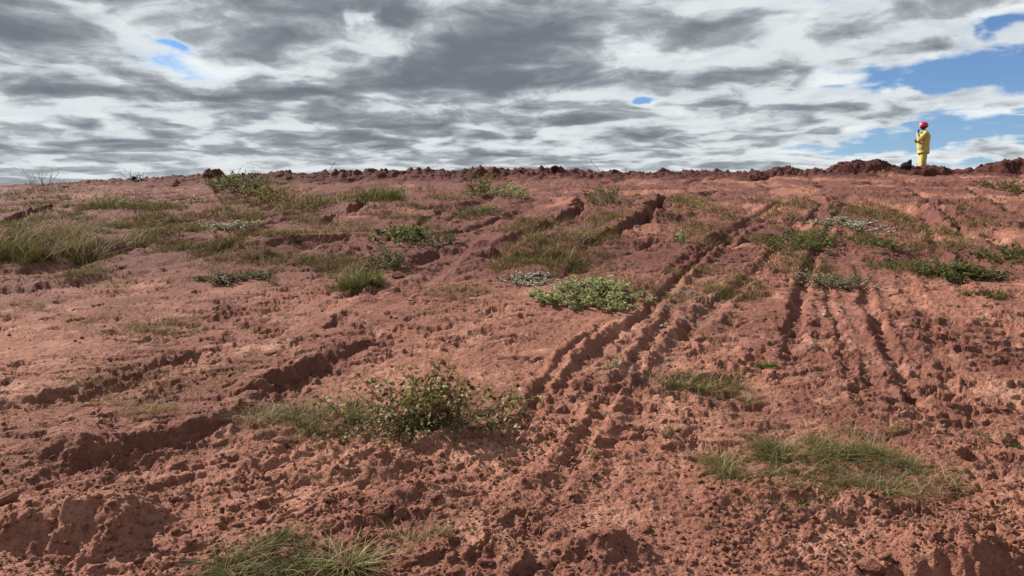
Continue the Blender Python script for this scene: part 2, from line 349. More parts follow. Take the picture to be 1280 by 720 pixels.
def empty(name, loc, rz=0.0):
    o = bpy.data.objects.new(name, None); C.objects.link(o); o.empty_display_size = 0.1
    o.location = [float(q) for q in loc]; o.rotation_euler = (0, 0, rz); return o

class Geo:
    """collects triangles with a colour per point"""
    def __init__(s): s.V = []; s.F = []; s.K = []; s.n = 0
    def add(s, V, F, K):
        V = np.asarray(V, float).reshape(-1, 3); s.V.append(V); s.F.append(np.asarray(F, int).reshape(-1, 3) + s.n)
        K = np.asarray(K, float); s.K.append(np.broadcast_to(K, (len(V), 3)) if K.ndim == 1 else K); s.n += len(V)
    def mesh(s, name, smooth=False): return mk_mesh(name, np.concatenate(s.V), np.concatenate(s.F), np.concatenate(s.K), smooth)

def blades(g, P, H, az, lean, W, col, seg=2, droop=0.35, tipcol=None):
    n = len(P); up = np.array([0, 0, 1.0])
    D = np.stack([np.cos(az), np.sin(az), 0 * az], 1); fa = az + math.pi / 2 + RNG.normal(0, 0.5, n)
    Sd = np.stack([np.cos(fa), np.sin(fa), 0 * fa], 1)
    rows = []; cols = []
    for k in range(seg + 1):
        t = k / seg
        c = P + D * (H * lean * (0.35 * t + 0.65 * t * t))[:, None] + up * (H * (t - droop * np.minimum(lean, 1.3) * t * t))[:, None]
        cc = col * (1.0 if tipcol is None else (1 - t)) + (0 if tipcol is None else tipcol * t)
        if k < seg:
            w = (W * (1 - 0.55 * t))[:, None] * 0.5
            rows += [c - Sd * w, c + Sd * w]; cols += [cc, cc]
        else: rows.append(c); cols.append(cc)
    V = np.stack(rows, 1).reshape(-1, 3); K = np.stack(cols, 1).reshape(-1, 3); m = 2 * seg + 1; F = []
    for k in range(seg - 1):
        a = 2 * k; F += [[a, a + 1, a + 3], [a, a + 3, a + 2]]
    a = 2 * (seg - 1); F.append([a, a + 1, a + 2])
    F = np.array(F)[None] + (np.arange(n) * m)[:, None, None]
    g.add(V, F, K)

def leaves(g, P, D, Nn, Ln, Wd, col, fold=0.25):
    n = len(P); D = D / np.linalg.norm(D, axis=1, keepdims=True)
    Sd = np.cross(D, Nn); Sd /= np.linalg.norm(Sd, axis=1, keepdims=True) + 1e-9; U = np.cross(Sd, D)
    L = Ln[:, None]; W = Wd[:, None]
    b = P; l = P + D * L * 0.42 - Sd * W * 0.5 + U * W * fold; r = P + D * L * 0.42 + Sd * W * 0.5 + U * W * fold
    mid = P + D * L * 0.45; l2 = P + D * L * 0.75 - Sd * W * 0.32 + U * W * fold * 0.3; r2 = P + D * L * 0.75 + Sd * W * 0.32 + U * W * fold * 0.3
    tip = P + D * L - U * L * 0.12
    V = np.stack([b, l, mid, r, l2, r2, tip], 1).reshape(-1, 3)
    F = np.array([[0, 2, 1], [0, 3, 2], [1, 2, 4], [2, 3, 5], [2, 6, 4], [2, 5, 6]])[None] + (np.arange(n) * 7)[:, None, None]
    g.add(V, F, np.repeat(col, 7, 0))

def tube(g, pts, r0, r1, col, sides=4):
    pts = np.asarray(pts, float); n = len(pts); V = []
    for i, p in enumerate(pts):
        t = pts[min(i + 1, n - 1)] - pts[max(i - 1, 0)]; t = t / (np.linalg.norm(t) + 1e-9)
        a = np.cross(t, [0.3, 0.9, 0.2]); a /= np.linalg.norm(a) + 1e-9; b = np.cross(t, a); r = r0 + (r1 - r0) * i / max(n - 1, 1)
        for k in range(sides):
            q = 2 * math.pi * k / sides; V.append(p + r * (a * math.cos(q) + b * math.sin(q)))
    F = []
    for i in range(n - 1):
        for k in range(sides):
            k2 = (k + 1) % sides; A = i * sides + k; B = i * sides + k2
            F += [[A, B, B + sides], [A, B + sides, A + sides]]
    g.add(V, F, np.asarray(col, float))

# ------------------------------------------------------------------ materials
def material(name): 
    m = bpy.data.materials.new(name); m.use_nodes = True; nt = m.node_tree; nt.nodes.clear()
    o = nt.nodes.new('ShaderNodeOutputMaterial'); p = nt.nodes.new('ShaderNodeBsdfPrincipled'); nt.links.new(p.outputs[0], o.inputs[0])
    return m, nt, p, o
def nnode(nt, vec, scale, detail=6, rough=0.6):
    n = nt.nodes.new('ShaderNodeTexNoise'); n.inputs['Scale'].default_value = scale; n.inputs['Detail'].default_value = detail; n.inputs['Roughness'].default_value = rough
    if vec is not None: nt.links.new(vec, n.inputs['Vector'])
    return n
def soil_material(name, dry, damp, pale, use_attr=False, bump=1.0):
    m, nt, p, o = material(name); L = nt.links.new
    tc = nt.nodes.new('ShaderNodeTexCoord'); vec = nt.nodes.new('ShaderNodeNewGeometry').outputs['Position']
    def mix(f, a, b):
        n = nt.nodes.new('ShaderNodeMix'); n.data_type = 'RGBA'; L(f, n.inputs[0])
        for i, v in ((6, a), (7, b)):
            if isinstance(v, tuple): n.inputs[i].default_value = (*v, 1)
            else: L(v, n.inputs[i])
        return n.outputs[2]
    def mr(x, a, b):
        n = nt.nodes.new('ShaderNodeMapRange'); n.interpolation_type = 'SMOOTHSTEP'; L(x, n.inputs[0]); n.inputs[1].default_value = a; n.inputs[2].default_value = b; return n.outputs[0]
    n_big = nnode(nt, vec, 0.55, 5, 0.6); n_mid = nnode(nt, vec, 5.0, 6, 0.65); n_fine = nnode(nt, vec, 60.0, 5, 0.7)
    c = mix(mr(n_big.outputs[0], 0.42, 0.60), dry, damp)
    n_pat = nnode(nt, vec, 1.7, 7, 0.7)
    c = mix(mr(n_pat.outputs[0], 0.50, 0.70), c, pale)
    c = mix(mr(n_mid.outputs[0], 0.54, 0.75), c, pale)
    grain = nt.nodes.new('ShaderNodeMix'); grain.data_type = 'RGBA'; grain.blend_type = 'MULTIPLY'; grain.inputs[0].default_value = 1.0
    L(c, grain.inputs[6])
    rp = nt.nodes.new('ShaderNodeValToRGB'); L(n_fine.outputs[0], rp.inputs[0])
    rp.color_ramp.elements[0].position = 0.3; rp.color_ramp.elements[0].color = (0.72, 0.70, 0.70, 1)
    rp.color_ramp.elements[1].position = 0.7; rp.color_ramp.elements[1].color = (1.22, 1.20, 1.18, 1)
    L(rp.outputs[0], grain.inputs[7]); c = grain.outputs[2]
    if use_attr:
        at_ = nt.nodes.new('ShaderNodeAttribute'); at_.attribute_name = 'col'
        sp = nt.nodes.new('ShaderNodeSeparateColor'); L(at_.outputs['Color'], sp.inputs[0])
        c = mix(sp.outputs[2], c, (0.135, 0.054, 0.043))         # redder, finer soil of the upper slope
        c = mix(sp.outputs[0], c, (0.075, 0.027, 0.022))         # freshly dug, darker subsoil
        c = mix(sp.outputs[1], c, (0.20, 0.128, 0.098))           # greyish grit in the wheel tracks
    L(c, p.inputs['Base Color']); p.inputs['Roughness'].default_value = 0.95; p.inputs['Specular IOR Level'].default_value = 0.15
    b1 = nt.nodes.new('ShaderNodeBump'); b1.inputs['Strength'].default_value = 0.75 * bump; b1.inputs['Distance'].default_value = 0.045
    b2 = nt.nodes.new('ShaderNodeBump'); b2.inputs['Strength'].default_value = 0.8 * bump; b2.inputs['Distance'].default_value = 0.018
    nb1 = nnode(nt, vec, 22.0, 6, 0.62); nb2 = nnode(nt, vec, 95.0, 4, 0.6)
    L(nb1.outputs[0], b1.inputs['Height']); L(nb2.outputs[0], b2.inputs['Height']); L(b1.outputs[0], b2.inputs['Normal']); L(b2.outputs[0], p.inputs['Normal'])
    return m
def leaf_material(name, trans=0.35, rough=0.6, spec=0.25):
    m, nt, p, o = material(name); L = nt.links.new
    a = nt.nodes.new('ShaderNodeAttribute'); a.attribute_name = 'col'
    L(a.outputs['Color'], p.inputs['Base Color']); p.inputs['Roughness'].default_value = rough; p.inputs['Specular IOR Level'].default_value = spec
    t = nt.nodes.new('ShaderNodeBsdfTranslucent'); L(a.outputs['Color'], t.inputs[0])
    x = nt.nodes.new('ShaderNodeMixShader'); x.inputs[0].default_value = trans; L(p.outputs[0], x.inputs[1]); L(t.outputs[0], x.inputs[2]); L(x.outputs[0], o.inputs[0])
    return m
def plain(name, col, rough=0.7, var=0.15, scale=20, bump=0.2, spec=0.4):
    m, nt, p, o = material(name); L = nt.links.new
    tc = nt.nodes.new('ShaderNodeTexCoord'); n = nnode(nt, tc.outputs['Object'], scale)
    r = nt.nodes.new('ShaderNodeValToRGB'); L(n.outputs[0], r.inputs[0]); L(r.outputs[0], p.inputs['Base Color'])
    r.color_ramp.elements[0].position = 0.3; r.color_ramp.elements[1].position = 0.7
    r.color_ramp.elements[0].color = (*[q * (1 - var) for q in col], 1); r.color_ramp.elements[1].color = (*[q * (1 + var) for q in col], 1)
    p.inputs['Roughness'].default_value = rough; p.inputs['Specular IOR Level'].default_value = spec
    b = nt.nodes.new('ShaderNodeBump'); b.inputs['Strength'].default_value = bump; b.inputs['Distance'].default_value = 0.01; L(n.outputs[0], b.inputs['Height']); L(b.outputs[0], p.inputs['Normal'])
    return m
DRY = (0.290, 0.131, 0.091); DAMP = (0.180, 0.075, 0.055); PALE = (0.420, 0.220, 0.158)
M_GROUND = soil_material('red_soil', DRY, DAMP, PALE, use_attr=True)
M_DUG = soil_material('dug_soil', (0.088, 0.031, 0.025), (0.065, 0.023, 0.019), (0.13, 0.050, 0.037), bump=1.2)
M_CLOD = soil_material('clod_soil', (0.205, 0.090, 0.060), (0.165, 0.069, 0.047), (0.29, 0.142, 0.096))
M_LEAF = leaf_material('foliage'); M_GRASS = leaf_material('grass', 0.25, 0.75, 0.04)
M_STRAW = leaf_material('straw', 0.25, 0.7); M_PETAL = leaf_material('petals', 0.3, 0.8); M_STEM = leaf_material('stem', 0.0, 0.8)
M_GRIT = leaf_material('grit', 0.0, 0.9)

# ------------------------------------------------------------------ ground
def build_ground():
    a = 1478.0
    ry = [1.0 / k for k in np.arange(1 / 2.3, 1 / 9.0, -1.0 / a)] + [1.0 / k for k in np.arange(1 / 9.0, 1 / 29.8, -0.6 / a)]
    ry = list(-np.geomspace(400, 0.3, 30)) + list(np.arange(0, 1.2, 0.1)) + list(np.arange(1.2, 2.3, 0.04)) + ry + list(np.geomspace(29.9, 34, 30)) + list(np.arange(26.2, 29.8, 0.07)) + list(np.geomspace(34.5, 9000, 40))
    ry = np.unique(np.array(ry))
    uc = np.arange(-0.76, 0.7601, 0.0018); um = 0.7601 + np.cumsum(0.0025 * 1.022 ** np.arange(100)); ue = np.concatenate([um, np.geomspace(um[-1] * 1.03, 60, 30)])
    u = np.concatenate([-ue[::-1], uc, ue])
    s = np.where(ry > 1.2, ry, np.where(ry >= 0, 1.2, 1.2 - ry))
    X = u[None] * s[:, None]; Y = np.broadcast_to(ry[:, None], X.shape)
    Z = height(X, Y); nr, nc = X.shape
    idx = np.arange(nr * nc).reshape(nr, nc)
    F = np.stack([idx[:-1, :-1], idx[:-1, 1:], idx[1:, 1:], idx[1:, :-1]], -1).reshape(-1, 4)
    x = X.ravel(); y = Y.ravel()
    px = 640 + FPX * x / 28.0
    dug = np.exp(-np.abs((y - 28.1 + 0.4 * gnoise(x / 0.7, y / 0.7, 47)) / 1.5) ** 6) * (0.5 * ss(px, 60, 160) + 0.5 * ss(px, 230, 330)) * np.clip(0.95 + 0.3 * fbm(x, y, 0.6, 2, s=44), 0, 1)
    dug = np.where((y > 24) & (y < 33), dug, 0)
    grit = np.zeros_like(x)
    for qx, qy, r in [(800, 440, 0.28), (835, 400, 0.3), (860, 370, 0.4), (795, 470, 0.2), (890, 395, 0.3)]:
        gx, gy = gnd(qx, qy); grit += 0.75 * np.exp(-((x - gx) ** 2 + ((y - gy) * 0.8) ** 2) / r ** 2)
    grit *= ss(fbm(x, y, 0.35, 3, s=45), -0.15, 0.4)
    cols = np.stack([dug, np.clip(grit, 0, 0.7), ss(y, 5.5, 10.0) * ss(fbm(x, y, 2.2, 4, s=46) + 0.5 * ss(x, 5, 0), -0.6, 0.35)], 1)
    me = mk_mesh('ground', np.stack([x, y, Z.ravel()], 1), F, cols, smooth=True)
    o = link('ground', me, M_GROUND); tag(o, 'bare red soil slope with ruts, scuffs and erosion channels', None, kind='structure')
build_ground()

# ------------------------------------------------------------------ heaps of dug soil on the crest
HEAPS = []
def heap(px0, px1, py_top, Y, ry, label, flat=1.0, name='soil_heap', seed=0):
    x0 = at(px0, 215, Y)[0]; x1 = at(px1, 215, Y)[0]; xc = (x0 + x1) / 2; rx = (x1 - x0) / 2
    g0 = float(base(np.array([xc]), np.array([Y]))[0]); top = at(0, py_top, Y)[2]
    H = top - g0
    def f(x, y):
        wx = x + 0.12 * gnoise(x / 0.5, y / 0.5, seed + 60); wy = y + 0.12 * gnoise(x / 0.5, y / 0.5, seed + 61)
        r = np.sqrt(((wx - xc) / rx) ** 2 + ((wy - Y) / ry) ** 2)
        pr = np.clip(1 - r ** (1.5 * flat), -0.9, 1); slope = base(x, y) - g0
        k = ss(pr, -0.1, 0.25)
        return g0 + slope * np.clip(r, 0, 1) - 0.25 * ss(pr, 0.05, -0.4) + H * pr * (1 + 0.16 * fbm(x, y, 0.6, 3, s=seed + 62)) + k * (0.07 * lumps(x, y, 0.26, seed + 3, 0.55) + 0.05 * lumps(x, y, 0.11, seed + 5, 0.7) + 0.03 * fbm(x, y, 0.12, 3, 0.6, s=seed + 66)) - 0.05
    nx = max(24, int(rx * 2.5 / 0.035)); ny = max(20, int(ry * 2.5 / 0.05))
    X, Yg = np.meshgrid(np.linspace(xc - rx * 1.25, xc + rx * 1.25, nx), np.linspace(Y - ry * 1.25, Y + ry * 1.25, ny))
    Z = f(X.ravel(), Yg.ravel()); idx = np.arange(nx * ny).reshape(ny, nx)
    F = np.stack([idx[:-1, :-1], idx[:-1, 1:], idx[1:, 1:], idx[1:, :-1]], -1).reshape(-1, 4)
    me = mk_mesh(name, np.stack([X.ravel() - xc, Yg.ravel() - Y, Z - g0], 1), F, None, True)
    tag(link(name, me, M_DUG, None, (xc, Y, g0)), label, 'soil heap', 'heaps of dug soil along the crest')
    HEAPS.append((f, xc, rx, Y, ry))
heap(240, 294, 211.5, 27.8, 0.7, 'small pointed heap of dark soil on the skyline left of the spiky bush', seed=1)
heap(782, 838, 215.5, 27.4, 0.6, 'low crumbly pile of dark clods on the crest near the middle gully', seed=2)
heap(862, 934, 213.5, 27.8, 0.8, 'broad low heap of red soil just left of the dark cone', seed=3)
heap(916, 970, 213.0, 26.9, 0.7, 'small dark cone of fine soil in front of a larger heap', seed=4)
heap(930, 1028, 208.5, 27.9, 1.0, 'rounded red soil heap behind the small dark cone', seed=5)
heap(1020, 1140, 200.5, 28.1, 1.0, 'large flat topped heap of dug soil left of the black bag', 1.7, seed=6)
heap(1098, 1214, 205.0, 27.3, 0.9, 'long rough heap of dug soil hiding the feet of the person', 1.0, seed=7)
heap(1204, 1338, 198.5, 27.6, 1.0, 'big rounded soil heap on the crest at the right edge', 1.2, seed=8)
def surf(x, y):
    z = float(height(np.array([x]), np.array([y]))[0])
    for f, xc, rx, Y, ry in HEAPS:
        if abs(x - xc) < rx * 1.2 and abs(y - Y) < ry * 1.2: z = max(z, float(f(np.array([x]), np.array([y]))[0]))
    return z

# ------------------------------------------------------------------ plants
def pal(n, *cw):
    """random mix of (colour, weight) with small variation"""
    cs = np.array([c for c, w in cw]); w = np.array([w for c, w in cw], float); w /= w.sum()
    c = cs[RNG.choice(len(cs), n, p=w)]
    return np.clip(c * 0.66 * RNG.normal(1, 0.2, (n, 1)) * RNG.normal(1, 0.06, (n, 3)), 0.004, 0.9)
G_FRESH = (0.135, 0.190, 0.036); G_DARK = (0.062, 0.085, 0.022); G_OLIVE = (0.155, 0.138, 0.045); G_YELL = (0.26, 0.215, 0.060); G_STRAW = (0.40, 0.285, 0.14); G_GREY = (0.30, 0.29, 0.17); G_BRIGHT = (0.12, 0.23, 0.035); G_BROWN = (0.20, 0.125, 0.065)
STY = {
    'dull': [((0.20, 0.175, 0.06), 4), (G_DARK, 1.6), (G_STRAW, 1.4), (G_BROWN, 2)],
    'green2': [(G_DARK, 5), (G_FRESH, 2.5), (G_OLIVE, 1.5), (G_BROWN, 1.2), (G_STRAW, .6)],
    'dull2': [(G_DARK, 4), (G_OLIVE, 3), (G_FRESH, 2), (G_BROWN, 1.4), (G_STRAW, 1)],
    'green': [((0.185, 0.235, 0.055), 4), (G_DARK, 2.2), (G_OLIVE, 2), (G_STRAW, 0.5)],
    'bright': [(G_BRIGHT, 5), (G_DARK, 2)],
    'gold': [((0.21, 0.165, 0.045), 4), (G_OLIVE, 3), (G_DARK, 1.5), (G_BROWN, 1)],
    'yellow': [(G_YELL, 4), (G_OLIVE, 3), (G_STRAW, 1.5)],
    'pale': [(G_STRAW, 3), (G_YELL, 3), (G_OLIVE, 1)],
    'deep': [((0.045, 0.065, 0.016), 5), ((0.09, 0.12, 0.025), 2), (G_BROWN, 1.2), (G_OLIVE, 0.8)],
    'dark': [(G_DARK, 6), (G_FRESH, 1.2), (G_OLIVE, 1.5), (G_BROWN, 1.2), (G_STRAW, 0.4)],
    'grey': [(G_GREY, 4), (G_OLIVE, 2), (G_DARK, 1)],
    'lime': [((0.54, 0.54, 0.26), 3), ((0.40, 0.42, 0.17), 3), (G_FRESH, 1.5)],
}
def footprint(x0, y0, x1, y1, k):
    """centre, half width, half depth and plant height (metres) of something filling that box of the photograph"""
    hp = (y1 - y0) * k
    xf, yf = gnd((x0 + x1) / 2, y1); xb, yb = gnd((x0 + x1) / 2, max(y0 + hp, 224)); xf, yf, xb, yb = map(float, (xf, yf, xb, yb))
    cy = (yf + yb) / 2; cx = (xf + xb) / 2
    return cx, cy, (x1 - x0) / 2 * cy / FPX, max((yb - yf) / 2, 0.04), max(hp * cy / FPX, 0.03)
def scatter(n, cx, cy, rx, ry, seed, edge=0.6):
    """points of an uneven patch"""
    out = np.zeros((0, 2)); rad = np.zeros(0)
    while len(out) < n:
        q = RNG.uniform(-1.15, 1.15, (n * 2, 2)); r = np.hypot(q[:, 0], q[:, 1])
        P = q * [rx, ry] + [cx, cy]
        lim = 1 + edge * fbm(P[:, 0], P[:, 1], max(rx * 0.6, 0.12), 3, s=seed)
        keep = (r < lim) & (RNG.random(len(r)) < np.clip(1.25 - 0.75 * (r / lim) ** 2, 0, 1) * np.clip(0.5 + 1.5 * fbm(P[:, 0], P[:, 1], max(rx * 0.35, 0.1), 3, s=seed + 5), 0.05, 1))
        out = np.concatenate([out, P[keep]]); rad = np.concatenate([rad, (r / lim)[keep]])
    return out[:n], rad[:n]
_seed = [100]
def grass(name, label, box, k, style, dens=0.35, lean=0.6, straw=0.08, hmul=1.0, cat='grass', group=None, flowers=0, wmul=1.0, dome=0.6):
    _seed[0] += 1; cx, cy, rx, ry, h = footprint(*box, k); h *= hmul
    n = int(dens * (box[2] - box[0]) * (box[3] - box[1])) + 120
    P, r = scatter(n, cx, cy, rx, ry, _seed[0]); z = height(P[:, 0], P[:, 1]); z0 = float(height(np.array([cx]), np.array([cy]))[0])
    Q = np.stack([P[:, 0] - cx, P[:, 1] - cy, z - z0 - 0.006], 1)
    hh = h * (1 - dome * r ** 2) * (0.25 + 0.85 * RNG.random(n) ** 1.4) * np.clip(0.85 + 0.9 * fbm(P[:, 0], P[:, 1], max(rx * 0.3, 0.06), 2, s=_seed[0] + 40), 0.3, 1.5); px = cy / FPX
    az = np.where(RNG.random(n) < 0.45, np.arctan2(Q[:, 1] / ry, Q[:, 0] / rx), RNG.uniform(-math.pi, math.pi, n)) + RNG.normal(0, 0.4, n)
    W = np.clip(0.55 * px, 0.0022, 0.016) * RNG.uniform(0.7, 1.4, n) * wmul
    g = Geo(); c = pal(n, *STY[style])
    az = az + 0.0; blades(g, Q, hh, az, lean * RNG.uniform(0.3, 2.4, n), W, c * 0.95, 3 if cy < 7 else 2, tipcol=c * [1.15, 1.08, 1.0])
    o = tag(empty(name, (cx, cy, z0)), label, cat, group); tag(link('blades', g.mesh('blades'), M_GRASS, o), kind='stuff')
    if straw:
        m = max(6, int(n * straw)); i = RNG.choice(n, m); g = Geo()
        blades(g, Q[i], h * RNG.uniform(0.6, 1.5, m), RNG.uniform(-3.2, 3.2, m), RNG.uniform(0.3, 2.2, m), W[i] * 0.8, pal(m, (G_STRAW, 3), ((0.55, 0.45, 0.27), 2), (G_BROWN, 1)), 3)
        tag(link('dry_stalks', g.mesh('dry_stalks'), M_STRAW, o), kind='stuff')
    if flowers: add_flowers(o, Q, h * 0.8, px, flowers)
    return o
def add_flowers(o, Q, h, px, m):
    i = RNG.choice(len(Q), m); g = Geo(); p = Q[i] + np.stack([RNG.normal(0, .01, m), RNG.normal(0, .01, m), h * RNG.uniform(0.5, 1.25, m)], 1)
    D = RNG.normal(0, 1, (m, 3)) * [1, 1, 0.35]; s = np.clip(2.1 * px, 0.010, 0.04) * RNG.uniform(0.6, 1.3, m)
    for q in range(2):
        ang = q * 1.57; Dr = np.stack([D[:, 0] * math.cos(ang) - D[:, 1] * math.sin(ang), D[:, 0] * math.sin(ang) + D[:, 1] * math.cos(ang), D[:, 2]], 1)
        Dn = Dr / np.linalg.norm(Dr, axis=1, keepdims=True)
        leaves(g, p - Dn * s[:, None] * 0.5, Dn, np.tile([0, -0.35, 0.95], (m, 1)) + RNG.normal(0, .3, (m, 3)), s, s * 0.6, pal(m, ((0.98, 0.95, 0.86), 3), ((0.80, 0.78, 0.66), 1)))
    tag(link('flowers', g.mesh('flowers'), M_PETAL, o), 'small whitish flower heads', kind='stuff')
def leafy(name, label, box, k, style, nst=40, nlf=900, leaf=1.6, cat='plant', group=None, flowers=0, up=1.0, straw=0):
    """low leafy herb or creeper: sprawling stems with leaves"""
    _seed[0] += 1; cx, cy, rx, ry, h = footprint(*box, k); px = cy / FPX
    z0 = float(height(np.array([cx]), np.array([cy]))[0]); P, r = scatter(nst, cx, cy, rx * 0.75, ry * 0.75, _seed[0]); z = height(P[:, 0], P[:, 1])
    g = Geo(); LP = []; LD = []
    for i in range(nst):
        b = np.array([P[i, 0] - cx, P[i, 1] - cy, z[i] - z0 - 0.01]); out = np.array([b[0] / rx, b[1] / ry]) + RNG.normal(0, 0.5, 2)
        out = out / (np.linalg.norm(out) + 1e-6); hl = h * (1 - 0.55 * r[i] ** 2) * RNG.uniform(0.6, 1.15)
        e = b + np.array([out[0] * rx * 0.35, out[1] * ry * 0.35, hl * up]); mid = (b + e) / 2 + np.array([0, 0, hl * 0.18]) + RNG.normal(0, 0.08 * h, 3)
        pts = [b, mid, e]; tube(g, pts, 0.18 * px + 0.001, 0.08 * px + 0.0005, (0.12, 0.10, 0.045), 3)
        m = max(3, int(1.7 * nlf) // nst); t = RNG.uniform(0.12, 1.05, m)[:, None]
        q = b * (1 - t) ** 2 + 2 * (1 - t) * t * mid + t * t * e; LP.append(q + RNG.normal(0, 0.02 * h + 0.3 * px, (m, 3)) * [1, 1, 0.6])
        LD.append(RNG.normal(0, 1, (m, 3)) * [1, 1, 0.5] + [out[0], out[1], 0.25])
    o = tag(empty(name, (cx, cy, z0)), label, cat, group); tag(link('stems', g.mesh('stems'), M_STEM, o), kind='stuff')
    LP = np.concatenate(LP); LD = np.concatenate(LD); m = len(LP); g = Geo(); s = np.clip(leaf * 2.3 * px, 0.012, 0.08) * RNG.uniform(0.55, 1.3, m)
    LP[:, 2] = np.maximum(LP[:, 2], (height(LP[:, 0] + cx, LP[:, 1] + cy) - z0) + 0.004)
    leaves(g, LP, LD, RNG.normal(0, 0.45, (m, 3)) + [-0.2, 0, 1], s, s * RNG.uniform(0.4, 0.65, m), pal(m, *STY[style]))
    tag(link('leaves', g.mesh('leaves'), M_LEAF, o), kind='stuff')
    if flowers: add_flowers(o, LP, h * 0.12, px, flowers)
    return o
def twigs(o, n, px_h, Y, spread, thick=0.010):
    """bare thin branches standing out of a plant"""
    for i in range(n):
        g = Geo(); h = px_h * Y / FPX * RNG.uniform(0.55, 1.1); a = RNG.uniform(-spread, spread); d = np.array([math.sin(a), RNG.normal(0, .2), math.cos(a)])
        b = np.array([RNG.normal(0, 0.12), RNG.normal(0, .1), 0.0]); p1 = b + d * h * 0.55 + RNG.normal(0, .02, 3); p2 = b + d * h + np.array([0.12 * h * np.sign(a), 0, 0.05 * h])
        tube(g, [b, p1, p2], thick, thick * 0.35, (0.10, 0.085, 0.06), 4)
        for _ in range(4):
            t = RNG.uniform(0.3, 0.95); q = b + (p2 - b) * t; e = q + RNG.normal(0, 0.14 * h, 3) + [0, 0, 0.1 * h]
            tube(g, [q, e], thick * 0.5, thick * 0.25, (0.10, 0.085, 0.06), 3)
        link('bare_branch', g.mesh('bare_branch'), M_STEM, o)

GR = 'grass clumps on the slope'; LF = 'leafy weeds on the slope'; FL = 'whitish flowering patches on the slope'
# left part of the slope
grass('tall_grass', 'tall dense olive yellow grass stand at the left edge', (-70, 258, 132, 338), 0.55, 'gold', 0.5, 0.7, 0.12, group=GR)
o = grass('weed_clump', 'low weed clump with many bare twigs on the skyline at far left', (25, 226, 82, 246), 0.4, 'dull', 0.5, group=GR); twigs(o, 12, 34, 22, 1.0)
grass('grass_clump', 'compact bright green clump below the far left skyline', (108, 235, 168, 263), 0.75, 'green', 0.6, group=GR)
o = leafy('twiggy_weed', 'tiny twiggy weed alone on the left skyline', (155, 216, 182, 228), 0.5, 'dark', 12, 90, group=LF); twigs(o, 6, 17, 27, 0.8)
o = leafy('spiky_bush', 'green bush with long bare spiky branches on the skyline', (258, 211, 330, 243), 0.75, 'green', 70, 1800, 1.2, 'bush', LF); twigs(o, 8, 34, 23, 1.0, 0.012)
leafy('yellow_green_bush', 'yellowish green bush just right of the spiky bush', (312, 221, 370, 258), 0.7, 'yellow', 60, 1500, 1.1, 'bush', LF)
grass('grass_clump', 'dark green clump beside the left erosion channel', (370, 236, 416, 264), 0.6, 'dark', 0.6, group=GR)
grass('grass_clump', 'wide fresh green clump at the head of the left channel', (432, 219, 510, 254), 0.75, 'green', 0.6, 0.5, 0.05, group=GR)
grass('grass_patch', 'dull grass patch below the spiky bush', (236, 246, 312, 282), 0.4, 'dull', 0.4, group=GR)
leafy('flower_patch', 'pale flowering strip on the left slope below the bushes', (246, 268, 330, 296), 0.35, 'grey', 70, 1300, 1.0, 'flowers', FL, 520)
leafy('creeping_weed', 'flat deep green creeper on bare soil at left middle', (232, 330, 350, 354), 0.35, 'dark', 70, 1500, 1.2, group=LF)
grass('grass_patch', 'dull olive grass strip above the deep green creeper', (255, 300, 400, 340), 0.3, 'dull', 0.22, group=GR)
grass('grass_patch', 'long dull grass strip running along the left channel', (360, 262, 450, 310), 0.3, 'dull', 0.25, group=GR)
grass('grass_patch', 'grass patch between the spiky bush and the fresh green clump', (320, 230, 440, 268), 0.35, 'dull', 0.35, group=GR)
grass('grass_clump', 'round green clump, lower of the touching pair', (414, 318, 476, 363), 0.75, 'green', 0.6, 0.5, 0.06, group=GR)
leafy('leafy_weed', 'dark green weed, upper of the touching pair', (446, 300, 508, 340), 0.7, 'dark', 60, 1300, 1.2, group=LF)
leafy('leafy_weed', 'broad leafed weed with shiny green leaves left of centre', (474, 271, 532, 306), 0.6, 'green', 50, 900, 1.8, group=LF)
leafy('leafy_weed', 'ragged dark weed touching the broad leafed one on its right', (512, 279, 568, 312), 0.6, 'dark', 40, 800, 1.2, group=LF)
leafy('grey_weed', 'flat grey green weed mat below the crest near centre', (568, 255, 622, 270), 0.4, 'grey', 40, 800, 1.0, group=LF)
leafy('leafy_weed', 'upright green weed against the crest bank, left of its neighbour', (578, 215, 628, 248), 0.8, 'green', 36, 700, 1.3, group=LF)
leafy('leafy_weed', 'round bright weed under the crest bank, right of its neighbour', (614, 225, 664, 251), 0.7, 'lime', 40, 800, 1.2, group=LF)
leafy('olive_weed', 'loose olive brown weed at the head of the middle channel', (720, 226, 792, 264), 0.7, 'dull', 60, 1300, 1.1, group=LF)
grass('grass_strip', 'short green grass strip under the olive brown weed', (728, 259, 800, 278), 0.4, 'yellow', 0.6, group=GR)
grass('grass_patch', 'large dull grass hump between two erosion channels', (618, 278, 740, 340), 0.3, 'dull', 0.38, group=GR)
grass('dry_grass', 'dry bent grass hanging over the deepest channel', (705, 272, 772, 304), 0.5, 'pale', 0.5, 1.2, 0.3, group=GR)
grass('grass_tuft', 'tiny bright green tuft at the foot of the deepest channel', (704, 320, 734, 335), 0.5, 'bright', 0.8, group=GR)
leafy('flower_patch', 'white flowering strip above the large light green creeper', (622, 334, 706, 358), 0.3, 'grey', 70, 1200, 1.0, 'flowers', FL, 560)
leafy('light_creeper', 'large light green leafy creeper in the middle of the slope', (668, 343, 808, 392), 0.35, 'lime', 190, 4200, 1.6, 'creeper', LF, 200)
grass('dry_grass', 'dry yellowish grass just above the light green creeper', (690, 332, 800, 362), 0.35, 'pale', 0.2, group=GR)
grass('grass_patch', 'thin yellow green grass patch left of the white flowering strip', (532, 345, 614, 378), 0.4, 'yellow', 0.28, 0.8, 0.15, group=GR)
